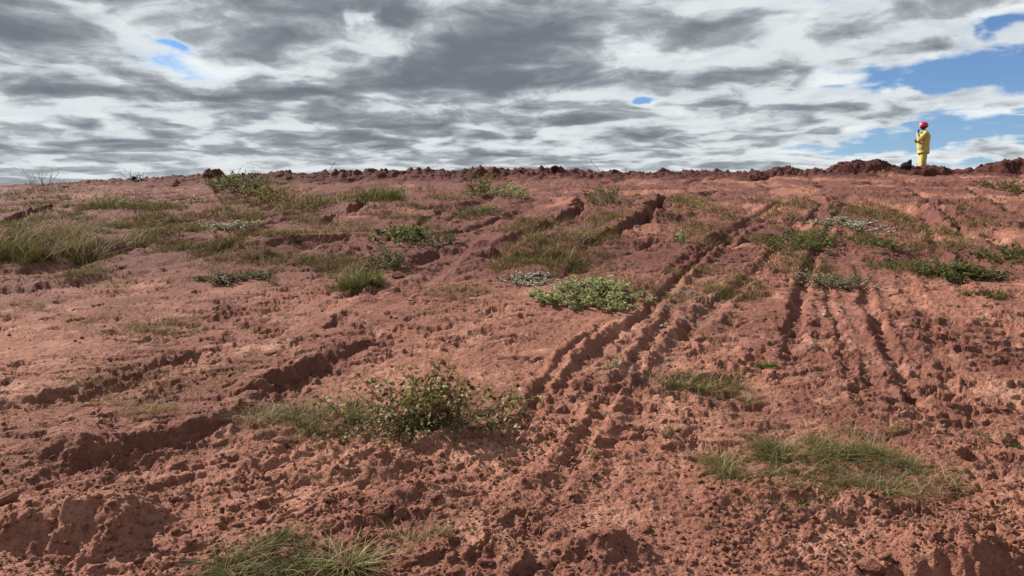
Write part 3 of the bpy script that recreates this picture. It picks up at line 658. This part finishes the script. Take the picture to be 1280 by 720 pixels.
grass('pale_grass', 'pale straw coloured grass patch on bare soil at left', (142, 378, 264, 422), 0.35, 'pale', 0.16, 0.9, 0.2, group=GR)
grass('pale_grass', 'thin pale tuft between the two stepped banks', (140, 482, 228, 520), 0.5, 'pale', 0.14, 0.9, 0.2, group=GR)
grass('grass_tuft', 'small grass tuft on the upper stepped bank', (85, 458, 130, 484), 0.5, 'yellow', 0.16, group=GR)
grass('grass_patch', 'sparse green grass at the left foot of the big leafy bush', (330, 474, 470, 536), 0.42, 'dull2', 0.26, 1.4, 0.2, group=GR)
grass('grass_tuft', 'thin tuft leaning on the lower stepped bank', (300, 478, 352, 522), 0.6, 'dull', 0.10, 1.0, 0.5, group=GR)
grass('dark_grass', 'dark green grass tussock at the bottom edge left of centre', (246, 640, 402, 742), 0.27, 'deep', 0.36, 1.6, 0.08, group=GR)
grass('grass_tuft', 'small bladed tuft with dry stalks right of the dark tussock', (400, 660, 462, 716), 0.65, 'green', 0.10, 1.1, 0.3, wmul=1.8, group=GR)
grass('dry_grass', 'sparse brownish grass between clods at bottom centre', (478, 636, 566, 676), 0.5, 'dull', 0.09, 1.0, 0.3, group=GR)
grass('grass_tuft', 'green tuft cut by the left edge below the stepped bank', (-30, 558, 18, 584), 0.6, 'green', 0.2, group=GR)
# right part of the slope
leafy('sprout', 'single upright sprout beside the upper wheel ruts', (842, 286, 861, 308), 0.85, 'lime', 8, 90, 1.5, group=LF)
leafy('sprout', 'small yellow green sprout between the lower wheel ruts', (757, 440, 780, 466), 0.8, 'lime', 12, 140, 1.2, group=LF)
grass('grass_patch', 'wide green grass patch left of the small bright tuft', (800, 450, 944, 504), 0.36, 'green2', 0.36, 1.2, 0.10, group=GR)
grass('grass_tuft', 'small bright green tuft on the rim of the deep track', (940, 443, 973, 462), 0.55, 'bright', 0.6, 0.7, 0, group=GR)
grass('grass_mat', 'largest grass mat with straw, lower right foreground', (878, 522, 1120, 622), 0.24, 'green2', 0.30, 1.6, 0.16, group=GR)
grass('dry_grass', 'dry straw tangle at the right end of the largest grass mat', (1060, 545, 1185, 626), 0.25, 'dull', 0.16, 1.6, 0.35, group=GR)
grass('dry_grass', 'thin brown grass above the straw tangle', (1030, 520, 1165, 556), 0.35, 'dull', 0.12, 1.0, 0.3, group=GR)
grass('straw_patch', 'flattened pale straw at the lower edge of the largest grass mat', (930, 600, 1040, 650), 0.25, 'pale', 0.035, 1.8, 0.5, group=GR)
grass('grass_patch', 'green grass patch beside the head of the deepest channel', (818, 238, 888, 260), 0.5, 'green', 0.6, group=GR)
grass('grass_patch', 'yellowish green strip right of the deepest channel head', (850, 248, 932, 266), 0.45, 'yellow', 0.5, group=GR)
grass('grass_patch', 'faint grass patch above the upright sprout', (826, 270, 912, 292), 0.35, 'dull', 0.4, group=GR)
leafy('leafy_weed', 'thick green weed on the right slope left of the pale flowers', (946, 284, 1046, 322), 0.6, 'green', 110, 2400, 1.2, group=LF)
leafy('flower_patch', 'grey leafed flowering patch under the crest at right', (1016, 266, 1098, 294), 0.3, 'grey', 80, 1500, 1.0, 'flowers', FL, 640)
leafy('leafy_weed', 'low green weed below the grey leafed flowering patch', (1066, 288, 1134, 314), 0.45, 'green', 60, 1300, 1.1, group=LF)
leafy('pale_weed', 'pale grey green weed at the top of the deep track', (996, 334, 1092, 368), 0.45, 'grey', 90, 1900, 1.2, group=LF, flowers=60)
grass('grass_patch', 'dull grass between the thick green weed and the pale one', (950, 315, 1050, 350), 0.4, 'dull', 0.3, group=GR)
grass('grass_tuft', 'round bright green tuft right of the pale weed', (1082, 322, 1120, 341), 0.5, 'bright', 0.7, 0.7, 0, group=GR)
leafy('leafy_weed', 'mixed green weed at the left end of the dark vine', (1136, 308, 1216, 350), 0.5, 'green', 80, 1600, 1.3, group=LF, flowers=30)
leafy('dark_vine', 'dark green vine trailing towards the right edge', (1176, 326, 1256, 352), 0.5, 'dark', 60, 1100, 1.7, 'vine', LF)
leafy('dark_vine', 'climbing end of dark vine at the right edge', (1236, 302, 1300, 342), 0.5, 'dark', 50, 800, 1.7, 'vine', LF)
grass('grass_tuft', 'dark olive tuft below the dark vine', (1208, 356, 1264, 380), 0.6, 'dark', 0.6, group=GR)
leafy('leafy_weed', 'green bush below the heap at the right edge', (1238, 216, 1300, 244), 0.5, 'dull', 60, 1200, 1.2, group=LF)
grass('grass_patch', 'dry olive grass between the wheel ruts and the deep track', (850, 344, 928, 376), 0.4, 'dull', 0.3, group=GR)
grass('grass_patch', 'thin grass left of the dry olive patch, beside wheel ruts', (785, 340, 855, 375), 0.35, 'dull', 0.15, group=GR)
grass('grass_patch', 'short grass below the rounded soil heap', (978, 244, 1054, 266), 0.4, 'dull', 0.5, group=GR)
grass('grass_patch', 'grey green strip below the dark soil cone', (930, 243, 978, 256), 0.4, 'grey', 0.6, group=GR)
grass('grass_patch', 'short olive grass right of the grey leafed flowering patch', (1100, 262, 1185, 284), 0.35, 'dull', 0.35, group=GR)
grass('grass_patch', 'brownish grass around the right hand channel', (1130, 278, 1235, 310), 0.35, 'dull', 0.3, group=GR)
grass('grass_patch', 'sparse grass beside the climbing vine end', (1180, 296, 1290, 330), 0.35, 'yellow', 0.15, group=GR)
leafy('small_weed', 'little thin weed at right among footprints', (1215, 515, 1262, 560), 0.5, 'dull', 14, 130, 1.0, group=LF)
leafy('small_weed', 'dark weed cut by the right edge', (1262, 538, 1300, 566), 0.6, 'dark', 20, 260, 1.2, group=LF)
leafy('small_weed', 'tiny weed left of the largest grass mat', (820, 520, 850, 548), 0.6, 'dull', 10, 90, 1.0, group=LF)
leafy('sprout', 'tiny green sprout on bare soil below the leafy bush', (727, 560, 746, 578), 0.6, 'lime', 8, 60, 1.0, group=LF)
grass('grass_tuft', 'small green tuft among the footprints at right', (1215, 395, 1240, 408), 0.5, 'green', 0.4, group=GR)

# ---- the big leafy bush in the foreground
def big_bush():
    cx, cy = map(float, gnd(538, 530)); z0 = float(height(np.array([cx]), np.array([cy]))[0]); o = empty('leafy_bush', (cx, cy, z0))
    tag(o, 'big loose leafy bush on bare soil in the foreground', 'bush'); LP = []; LD = []
    for i in range(104):
        g = Geo(); low = i >= 30
        a = RNG.uniform(-math.pi, math.pi); ln = RNG.uniform(0.34, 0.56); el = RNG.uniform(0.6, 1.45) if not low else RNG.uniform(0.05, 0.95)
        if low: ln *= 0.95
        d = np.array([math.cos(a) * math.cos(el) * 1.15, math.sin(a) * math.cos(el) * 0.6, math.sin(el)])
        b = np.array([RNG.normal(0, .09 if not low else .15), RNG.normal(0, .05 if not low else .09), -0.01]); b[2] = float(height(np.array([b[0] + cx]), np.array([b[1] + cy]))[0]) - z0 - 0.01
        pts = [b + d * ln * t + np.array([0, 0, -0.16 * ln * t * t]) + RNG.normal(0, .009, 3) * t for t in (0, 0.3, 0.6, 0.85, 1.0)]
        tube(g, pts, 0.0034, 0.0012, (0.13, 0.085, 0.05), 4)
        pa = np.array(pts)
        for t in np.arange(0.25, 1.02, 0.075):
            q = np.array([np.interp(t, (0, .3, .6, .85, 1), pa[:, k]) for k in range(3)])
            for _ in range(2 if not low else 3):
                w = RNG.normal(0, 1, 3) * [1, 1, .6]; w /= np.linalg.norm(w); e = q + w * RNG.uniform(0.015, 0.05)
                tube(g, [q, e], 0.001, 0.0006, (0.13, 0.10, 0.05), 3); LP.append(e); LD.append(w + [0, 0, -0.35])
        link('stem', g.mesh('stem'), M_STEM, o)
    LP = np.array(LP); LD = np.array(LD); LP[:, 2] = np.maximum(LP[:, 2], height(LP[:, 0] + cx, LP[:, 1] + cy) - z0 + 0.008)
    n = len(LP); top = LP[:, 2] > 0.14; s = np.where(top, RNG.uniform(0.026, 0.046, n), RNG.uniform(0.014, 0.030, n))
    col = np.where(top[:, None], pal(n, (G_DARK, .6), ((0.19, 0.20, 0.07), 3), ((0.17, 0.09, 0.06), 1.8), ((0.24, 0.21, 0.08), 3)), pal(n, (G_FRESH, 1.5), ((0.22, 0.2, 0.08), 3), ((0.36, 0.36, 0.25), 1.5), (G_DARK, 1), ((0.42, 0.36, 0.22), 1))); col = np.clip(col * [1.45, 1.3, 1.2], 0, 0.8)
    nn = RNG.normal(0, 0.7, (n, 3)) + [-0.2, -0.1, 0.7]; big = np.argsort(-s)[:90]; rest = np.setdiff1d(np.arange(n), big)
    g = Geo(); leaves(g, LP[rest], LD[rest], nn[rest], s[rest], s[rest] * 0.62, col[rest])
    tag(link('small_leaves', g.mesh('small_leaves'), M_LEAF, o), kind='stuff')
    for i in big:
        g = Geo(); leaves(g, LP[i:i + 1] * 0, LD[i:i + 1], nn[i:i + 1], s[i:i + 1], s[i:i + 1] * 0.68, col[i:i + 1]); link('leaf', g.mesh('leaf'), M_LEAF, o, LP[i])
big_bush()

# ---- thin stalks on the skyline
def stalk(px, py0, py1, lean, label, tipleaf=False):
    Y = 27.6; x, _, zt = at(px, py0, Y); zb = surf(x, Y); h = max(zt - zb, 0.1); g = Geo(); xl = lean * Y / FPX
    tube(g, [(xl, 0, -0.03), (xl * 0.55, 0.02, h * 0.45), (xl * 0.15, 0, h * 0.8), (0, 0, h)], 0.010, 0.005, (0.11, 0.095, 0.07), 4)
    for k in range(4):
        t = RNG.uniform(0.5, 0.95); tube(g, [(xl * (1 - t), 0, h * t), (xl * (1 - t) + RNG.normal(0, .06), RNG.normal(0, .05), h * t + 0.07)], 0.005, 0.003, (0.11, 0.095, 0.07), 3)
    tag(link('dry_stalk', g.mesh('dry_stalk'), M_STEM, None, (x, Y, zb)), label, 'stalk', 'dry stalks along the skyline')
stalk(419, 202, 216, -8, 'leaning dry stalk on the skyline right of the spiky bush')
stalk(738, 201, 218, 12, 'curved dry stalk on the skyline right of the boulder')
stalk(782, 208, 219, 0, 'straight short stalk on the skyline above the middle channel')
stalk(853, 211, 219, 2, 'small weed stalk on the skyline left of the heaps')
stalk(607, 208, 218, -3, 'fine stalk on the skyline above the upright green weed')
stalk(1272, 199, 206, 3, 'tiny stalk on top of the heap at the right edge')

# ------------------------------------------------------------------ sparse cover nobody could count
def sparse(name, label, zones, style, hgt, lean, n_total, width=1.0, seed=0):
    g = Geo(); Ps = []
    for (x0, y0, x1, y1, w) in zones:
        m = int(n_total * w); px = RNG.uniform(x0, x1, m * 3); py = RNG.uniform(y0, y1, m * 3); X, Y = gnd(px, py)
        pn = fbm(X, Y, 1.1, 3, s=seed) + 0.4 * fbm(X, Y, 0.3, 2, s=seed + 9); ex = np.minimum(np.minimum(px - x0, x1 - px) / (0.25 * (x1 - x0)), np.minimum(py - y0, y1 - py) / (0.25 * (y1 - y0)))
        keep = RNG.random(m * 3) < np.clip(0.15 + 1.1 * pn, 0, 1) * np.clip(ex, 0.05, 1); Ps.append(np.stack([X, Y], 1)[keep][:m])
    P = np.concatenate(Ps); rep = 3; P = np.repeat(P, rep, 0) + RNG.normal(0, 0.02, (len(P) * rep, 2)); n = len(P); z = height(P[:, 0], P[:, 1]); d = P[:, 1]
    blades(g, np.stack([P[:, 0], P[:, 1], z - 0.004], 1), hgt * np.clip(d / 8, 0.5, 1.6) * RNG.uniform(0.4, 1.4, n), RNG.uniform(-3.2, 3.2, n), lean * RNG.uniform(0.4, 1.6, n), np.clip(0.45 * d / FPX, 0.0018, 0.012) * width * RNG.uniform(0.7, 1.3, n), pal(n, *STY[style]), 2)
    tag(link(name, g.mesh(name), M_GRASS), label, 'grass', kind='stuff')
sparse('sparse_grass', 'thin olive grass growing across the upper slope', [(-60, 236, 430, 330, 0.58), (420, 232, 640, 300, 0.10), (600, 262, 800, 345, 0.10), (800, 240, 1300, 320, 0.16), (930, 320, 1300, 345, 0.04), (300, 300, 480, 350, 0.06), (780, 335, 960, 385, 0.06), (-60, 320, 150, 350, 0.04)], 'dull', 0.085, 1.1, 36000, 1.45, seed=210)
sparse('sparse_dry_grass', 'scattered pale dry grass on the bare middle slope', [(-20, 335, 280, 425, 0.35), (60, 400, 400, 520, 0.30), (280, 350, 640, 420, 0.15), (640, 380, 900, 470, 0.06), (860, 480, 1000, 540, 0.05), (470, 440, 660, 545, 0.08)], 'yellow', 0.05, 1.2, 6500, 1.2, seed=230)

# loose dry straw lying on the soil
def straw_litter():
    g = Geo(); 
    for (x0, y0, x1, y1, m) in [(860, 500, 1230, 660, 150), (690, 470, 900, 600, 60), (230, 500, 400, 560, 90), (230, 630, 520, 715, 40), (1000, 430, 1150, 540, 30), (500, 500, 700, 700, 20), (800, 300, 1280, 430, 60)]:
        X, Y = gnd(RNG.uniform(x0, x1, m), RNG.uniform(y0, y1, m)); a = RNG.uniform(0, 6.3, m); ln = RNG.uniform(0.03, 0.15, m) * np.clip(Y / 5, 0.7, 1.6)
        for k in range(m):
            t = np.linspace(-0.5, 0.5, 4); bx = X[k] + math.cos(a[k]) * ln[k] * t + RNG.normal(0, .006, 4); by = Y[k] + math.sin(a[k]) * ln[k] * t + RNG.normal(0, .006, 4)
            z = height(bx, by) + 0.004 + 0.01 * RNG.random(4); tube(g, np.stack([bx, by, z], 1), 0.0012 * max(1, Y[k] / 5), 0.0008, pal(1, (G_STRAW, 2), ((0.55, 0.45, 0.28), 2), (G_BROWN, 1))[0], 3)
    tag(link('straw_litter', g.mesh('straw_litter'), M_STRAW), 'loose bits of dry straw lying on the soil', 'straw', kind='stuff')
straw_litter()

# ------------------------------------------------------------------ lumps of soil, crumbs, grit
def lump_mesh(seed, sub=2, flat=0.75):
    bm = bmesh.new(); bmesh.ops.create_icosphere(bm, subdivisions=sub, radius=1.0); r = np.random.default_rng(seed)
    cut = [(r.normal(0, 1, 3), r.uniform(0.55, 0.9)) for _ in range(7)]; cut = [(n / np.linalg.norm(n), d) for n, d in cut]
    for v in bm.verts:
        p = np.array(v.co)
        for n, d in cut:
            q = p @ n
            if q > d: p = p - n * (q - d) * 0.9
        p = p * (1 + r.normal(0, 0.055)); v.co = (p[0] * 1.1, p[1], p[2] * flat)
    me = bpy.data.meshes.new('soil_clod'); bm.to_mesh(me); bm.free(); return me
LUMPS = [lump_mesh(k) for k in range(8)]
for me in LUMPS: me.materials.append(M_CLOD)
LUMPS_D = [lump_mesh(20 + k) for k in range(5)]
for me in LUMPS_D: me.materials.append(M_DUG)
def clod(x, y, s, label, group=None, meshes=LUMPS, name='soil_clod', sink=0.35, cat='clod'):
    o = bpy.data.objects.new(name, meshes[RNG.integers(len(meshes))]); C.objects.link(o)
    o.location = (x, y, surf(x, y) + s * (0.75 - sink * 2) * 0.5); o.scale = (s * RNG.uniform(.8, 1.2), s * RNG.uniform(.8, 1.1), s * RNG.uniform(.75, 1.05)); o.rotation_euler = (RNG.uniform(-.35, .35), RNG.uniform(-.35, .35), RNG.uniform(0, 6.3))
    return tag(o, label, cat, group)
x, y = map(float, gnd(1088, 718)); clod(x, y, 0.045, 'big pale lump of soil at the bottom edge right of centre', sink=0.2)
x, y = map(float, gnd(351, 542)); clod(x, y, 0.045, 'dark angular lump below the left foot of the leafy bush', sink=0.2)
x, y = map(float, gnd(497, 346)); clod(x, y, 0.07, 'reddish lump right of the round green clump', sink=0.2)
x, y = map(float, gnd(8, 622)); clod(x, y, 0.06, 'dark lump cut by the left edge of the photo', sink=0.2)
x = float(at(693, 216, 27.6)[0]); clod(x, 27.6, 0.23, 'large rounded clod standing highest on the crest bank at centre', meshes=LUMPS_D, name='crest_boulder', sink=0.32)
for (x0, y0, x1, y1, m) in [(0, 575, 420, 720, 46), (390, 545, 720, 720, 56), (640, 560, 900, 720, 30), (860, 600, 1280, 720, 48), (1120, 480, 1280, 600, 12), (640, 440, 760, 560, 10)]:
    for _ in range(m):
        x, y = map(float, gnd(RNG.uniform(x0, x1), RNG.uniform(y0, y1)))
        clod(x, y, float(np.clip(RNG.lognormal(-4.15, 0.38), 0.009, 0.036)), 'loose lump of red soil on the churned foreground', 'loose lumps on the churned foreground')
for _ in range(30):
    px = RNG.choice([RNG.uniform(330, 480), RNG.uniform(480, 760), RNG.uniform(480, 760), RNG.uniform(780, 1240)]); Y = RNG.uniform(27.0, 28.2); x = float(at(px, 216, Y)[0])
    clod(x, float(Y), float(np.clip(RNG.lognormal(-2.75, 0.4), 0.03, 0.13)), 'dark clod of dug soil on the crest bank', 'dark clods along the crest bank', LUMPS_D, sink=0.15)
def crumbs(name, label, zones, mat, size, colr, seed, surf_heaps=False):
    r = np.random.default_rng(seed); bm = bmesh.new(); bmesh.ops.create_icosphere(bm, subdivisions=1, radius=1.0); bm.verts.ensure_lookup_table()
    V0 = np.array([v.co[:] for v in bm.verts]); F0 = np.array([[v.index for v in f.verts] for f in bm.faces]); bm.free(); Vs = []; Ks = []
    for (x0, y0, x1, y1, m, sc) in zones:
        X, Y = gnd(r.uniform(x0, x1, m), r.uniform(y0, y1, m)); z = height(X, Y); s = np.clip(r.lognormal(math.log(size * 0.65), 0.65, m), size * 0.35, size * 3.2) * sc
        A = V0[None] * (1 + r.normal(0, 0.22, (m, len(V0), 1))) * r.uniform(0.6, 1.2, (m, 1, 3)) * s[:, None, None]; a = r.uniform(0, 6.3, m); c, q = np.cos(a)[:, None], np.sin(a)[:, None]
        B = np.stack([A[:, :, 0] * c - A[:, :, 1] * q, A[:, :, 0] * q + A[:, :, 1] * c, A[:, :, 2] * 0.8], 2) + np.stack([X, Y, z + s * 0.25], 1)[:, None]
        Vs.append(B.reshape(-1, 3)); k = np.array(colr)[r.integers(0, len(colr), m)] * r.normal(1, .15, (m, 1)); Ks.append(np.repeat(k, len(V0), 0))
    V = np.concatenate(Vs); n = len(V) // len(V0); F = (F0[None] + (np.arange(n) * len(V0))[:, None, None]).reshape(-1, 3)
    tag(link(name, mk_mesh(name, V, F, np.clip(np.concatenate(Ks), 0.01, 0.9)), mat), label, 'crumbs', kind='stuff')
crumbs('soil_crumbs', 'small crumbs of red soil strewn over the slope', [(-60, 560, 1340, 720, 5000, 0.75), (-40, 480, 1320, 580, 1800, 0.8), (300, 530, 760, 720, 2400, 0.95), (880, 610, 1280, 720, 2000, 0.95), (0, 590, 330, 720, 800, 1.0), (640, 400, 900, 560, 700, 0.9), (960, 340, 1300, 520, 700, 0.9), (0, 330, 800, 480, 900, 1.0), (300, 235, 1300, 330, 500, 1.8)], M_CLOD, 0.0062, [DRY], 301)
crumbs('grit', 'greyish gravel bits in the wheel tracks', [(770, 400, 900, 480, 420, 1.0), (780, 455, 870, 500, 120, 0.9), (840, 360, 910, 400, 150, 1.2), (1000, 460, 1180, 560, 50, 1.0), (980, 370, 1060, 410, 50, 1.3)], M_GRIT, 0.0058, [(0.21, 0.14, 0.11), (0.19, 0.11, 0.082), (0.27, 0.21, 0.17)], 302)

# ------------------------------------------------------------------ the person and the bag
M_CLOTH = plain('yellow_cloth', (0.47, 0.385, 0.13), 0.85, 0.22, 7, 0.9, 0.15); M_SKIN = plain('dark_skin', (0.045, 0.025, 0.018), 0.5, 0.1, 30, 0.05)
M_HAT = plain('red_plastic', (0.46, 0.02, 0.022), 0.3, 0.04, 10, 0.02, 0.5); M_BOOT = plain('brown_leather', (0.05, 0.03, 0.022), 0.6, 0.2, 30, 0.2); M_BAG = plain('black_fabric', (0.014, 0.014, 0.017), 0.6, 0.3, 25, 0.3); M_EYE = plain('eye_white', (0.6, 0.57, 0.52), 0.3, 0.03)
M_HAIR = plain('black_hair', (0.01, 0.009, 0.008), 0.9, 0.3, 80, 0.4)
def capsule(bm, a, b, ra, rb, sx=1.0, n=14):
    a = Vector(a); b = Vector(b); d = (b - a); L = d.length; q = d.to_track_quat('Z', 'Y') if L > 1e-6 else Vector((0, 0, 1)).to_track_quat('Z', 'Y'); rings = []
    for k in range(5): t = k / 4 * math.pi / 2; rings.append((-ra * math.cos(t), ra * math.sin(t)))
    for k in range(5): t = k / 4 * math.pi / 2; rings.append((L + rb * math.sin(t), rb * math.cos(t)))
    prev = None
    for (z, r) in rings:
        r = max(r, 1e-4); ring = [bm.verts.new(a + q @ Vector((math.cos(2 * math.pi * i / n) * r, math.sin(2 * math.pi * i / n) * r, z))) for i in range(n)]
        if sx != 1.0:
            for v in ring: v.co.x = (a.x + b.x) / 2 + (v.co.x - (a.x + b.x) / 2) * sx
        if prev:
            for i in range(n): bm.faces.new((prev[i], prev[(i + 1) % n], ring[(i + 1) % n], ring[i]))
        else: bm.faces.new(ring[::-1])
        prev = ring
    bm.faces.new(prev)
def fused(name, caps, mat, parent, voxel=0.014, smooth=4):
    bm = bmesh.new()
    for c in caps: capsule(bm, *c)
    me = bpy.data.meshes.new(name); bm.to_mesh(me); bm.free(); o = link(name, me, mat, parent)
    r = o.modifiers.new('remesh', 'REMESH'); r.mode = 'VOXEL'; r.voxel_size = voxel; r.use_smooth_shade = True
    s = o.modifiers.new('smooth', 'SMOOTH'); s.iterations = smooth; s.factor = 0.5; return o
def lathe(name, prof, mat, parent, loc, sx=1.0, sy=1.0, n=28):
    V = []; F = []
    for r, z in prof:
        for i in range(n): a = 2 * math.pi * i / n; V.append((r * math.cos(a) * sx, r * math.sin(a) * sy, z))
    for k in range(len(prof) - 1):
        for i in range(n): j = (i + 1) % n; F.append((k * n + i, k * n + j, (k + 1) * n + j, (k + 1) * n + i))
    return link(name, mk_mesh(name, V, F, None, True), mat, parent, loc)
def person():
    Yp = 29.1; x, _, ztop = at(1156.5, 152.5, Yp); z = surf(x, Yp); Hh = ztop - z
    o = empty('person', (x, Yp, z), math.radians(74)); o.scale = [Hh / 1.80] * 3
    tag(o, 'person in yellow work clothes and red helmet standing on the crest, hand at face', 'person')
    el_l, wr_l, el_r, wr_r = (-.25, .20, 1.17), (-.13, .245, 1.42), (.26, .10, 1.15), (.02, .27, 1.17)
    body = [((0, .02, 1.42), (0, .03, 1.56), .058, .055), ((0, .045, 1.60), (0, .035, 1.68), .078, .088), ((0, .07, 1.575), (0, .07, 1.60), .052, .06), ((0, .135, 1.615), (0, .122, 1.655), .016, .012),   # neck, skull, jaw, nose
            ((-.088, .03, 1.60), (-.09, .03, 1.64), .018, .02), ((.088, .03, 1.60), (.09, .03, 1.64), .018, .02),                                       # ears
            ((0, 0, .95), (0, 0, 1.40), .12, .13), ((-.09, 0, .92), (-.10, .02, .5), .08, .055), ((.09, 0, .92), (.10, .02, .5), .08, .055), ((-.1, .02, .5), (-.1, -.01, .10), .05, .04), ((.1, .02, .5), (.1, -.01, .10), .05, .04),
            ((-.18, 0, 1.40), el_l, .055, .042), (el_l, wr_l, .042, .03), ((.18, 0, 1.40), el_r, .055, .042), (el_r, wr_r, .042, .03),
            (wr_l, (-.105, .22, 1.50), .03, .036)]
    for k in range(4):                                              # fingers of the raised hand curl in front of the mouth
        zz = 1.545 - 0.019 * k; body += [((-.105, .205 - .004 * k, zz - .02), (-.07, .225, zz + .008), .0105, .010), ((-.07, .225, zz + .008), (-.035, .205, zz + .012), .010, .0085)]
    body += [((-.105, .19, 1.49), (-.075, .165, 1.535), .013, .011), ((-.075, .165, 1.535), (-.05, .16, 1.565), .011, .009)]
    body += [(wr_r, (-.045, .285, 1.185), .03, .032)]
    for k in range(4):
        zz = 1.215 - 0.02 * k; body += [((-.06, .29, zz), (-.115, .285, zz), .0105, .010), ((-.115, .285, zz), (-.145, .265, zz - .004), .010, .0085)]
    body += [((-.02, .28, 1.20), (-.06, .27, 1.245), .013, .010)]
    b = fused('body', body, M_SKIN, o, 0.008, 3)
    jacket = [((0, .02, .93), (0, .03, 1.10), .19, .19, 1.08), ((0, .02, 1.08), (0, -.02, 1.30), .19, .175, 1.15), ((-.12, -.01, 1.40), (.12, -.01, 1.40), .105, .105), ((0, .01, 1.45), (0, .02, 1.50), .075, .068),
              ((-.185, -.005, 1.395), el_l, .088, .075), (el_l, (wr_l[0] - .006, wr_l[1], wr_l[2] - .025), .074, .05), ((.185, -.005, 1.395), el_r, .088, .075), (el_r, (wr_r[0] + .03, wr_r[1] - .01, wr_r[2]), .074, .05), ((0, .01, .92), (0, .0, .88), .19, .185, 1.08)]
    j = fused('jacket', jacket, M_CLOTH, o, 0.014, 5)
    lathe('hem', [(.16, .10), (.186, .06), (.192, .0), (.188, -.035), (.178, -.03), (.16, .04)], M_CLOTH, j, (0, .01, .76), 1.06, 1.0)
    link('collar', torus_mesh('collar', (0, .02, 1.495), .072, .018), M_CLOTH, j)
    tr = [((-.075, 0, .90), (-.10, .02, .48), .125, .105), ((.075, 0, .90), (.10, .02, .48), .125, .105), ((-.10, .02, .48), (-.10, -.005, .13), .105, .095), ((.10, .02, .48), (.10, -.005, .13), .105, .095), ((-.06, -.02, .9), (.06, -.02, .9), .135, .135)]
    fused('trousers', tr, M_CLOTH, o, 0.014, 4)
    for s in (-1, 1):
        bt = fused('boot', [((s * .10, -.02, .06), (s * .11, .15, .05), .055, .045), ((s * .10, -.02, .06), (s * .10, -.015, .20), .055, .055)], M_BOOT, o, 0.012, 3)
        link('sole', box_mesh('sole', (s * .105, .06, .012), (.10, .30, .024)), M_BAG, bt)
    hat = lathe('helmet', [(.128, 0), (.130, .02), (.126, .06), (.108, .105), (.075, .132), (.035, .145), (.001, .148)], M_HAT, o, (0, .035, 1.655), 0.94, 1.08)
    hat.rotation_euler = (math.radians(-4), 0, 0)
    lathe('brim', [(.124, .004), (.148, -.008), (.150, -.002), (.128, .014)], M_HAT, hat, (0, .012, 0), 0.94, 1.12)
    link('ridge', ridge_mesh(), M_HAT, hat)
    lathe('hair', [(.095, -.05), (.098, 0), (.094, .03), (.06, .07), (.001, .09)], M_HAIR, o, (0, .015, 1.66), 0.96, 1.0)
    for s in (-1, 1): 
        e = lathe('eye', [(.001, .012), (.008, .009), (.012, 0), (.008, -.009), (.001, -.012)], M_EYE, o, (s * .034, .114, 1.648))
def torus_mesh(name, c, R, r, n=24, m=8):
    V = [(c[0] + (R + r * math.cos(b)) * math.cos(a), c[1] + (R + r * math.cos(b)) * math.sin(a), c[2] + r * 1.6 * math.sin(b)) for a in [2 * math.pi * i / n for i in range(n)] for b in [2 * math.pi * k / m for k in range(m)]]
    F = [(i * m + k, ((i + 1) % n) * m + k, ((i + 1) % n) * m + (k + 1) % m, i * m + (k + 1) % m) for i in range(n) for k in range(m)]
    return mk_mesh(name, V, F, None, True)
def box_mesh(name, c, s):
    bm = bmesh.new(); bmesh.ops.create_cube(bm, size=1.0)
    for v in bm.verts: v.co = (c[0] + v.co.x * s[0], c[1] + v.co.y * s[1], c[2] + v.co.z * s[2])
    bmesh.ops.bevel(bm, geom=bm.edges[:], offset=min(s) * 0.2, segments=1, affect='EDGES'); me = bpy.data.meshes.new(name); bm.to_mesh(me); bm.free(); return me
def ridge_mesh():
    V = []; F = []; n = 14
    for i in range(n + 1):
        a = math.pi * (0.06 + 0.88 * i / n); y = math.cos(a) * .139; z = .02 + math.sin(a) * .132
        V += [(-.016, y, z - .012), (-.010, y * 1.02, z + .008), (.010, y * 1.02, z + .008), (.016, y, z - .012)]
    for i in range(n):
        for k in range(3): F.append((i * 4 + k, i * 4 + k + 1, i * 4 + k + 5, i * 4 + k + 4))
    return mk_mesh('ridge', V, F, None, True)
person()
def bag():
    Y = 27.2; x = float(at(1133, 205, Y)[0]); z = surf(x, Y) - 0.03
    o = empty('bag', (x, Y, z), 0.0); tag(o, 'black slumped bag lying on the soil beside the standing person', 'bag')
    fused('pouch', [((-.14, 0, .05), (.06, 0, .09), .10, .11), ((-.17, .0, .09), (-.05, 0, .13), .06, .07), ((.02, 0, .10), (.13, .01, .06), .10, .09)], M_BAG, o, 0.012, 4)
    fused('flap', [((.02, 0, .15), (.13, .01, .27), .07, .045), ((.15, .01, .08), (.165, .01, .27), .055, .03), ((.13, .01, .27), (.165, .01, .305), .045, .02)], M_BAG, o, 0.01, 3)
    g = Geo(); tube(g, [(-.2, -.03, .06), (-.23, -.07, .12), (-.16, -.09, .19), (-.05, -.09, .21), (.05, -.08, .18)], .012, .012, (0.02, 0.02, 0.022), 5); link('strap', g.mesh('strap'), M_STEM, o)
bag()
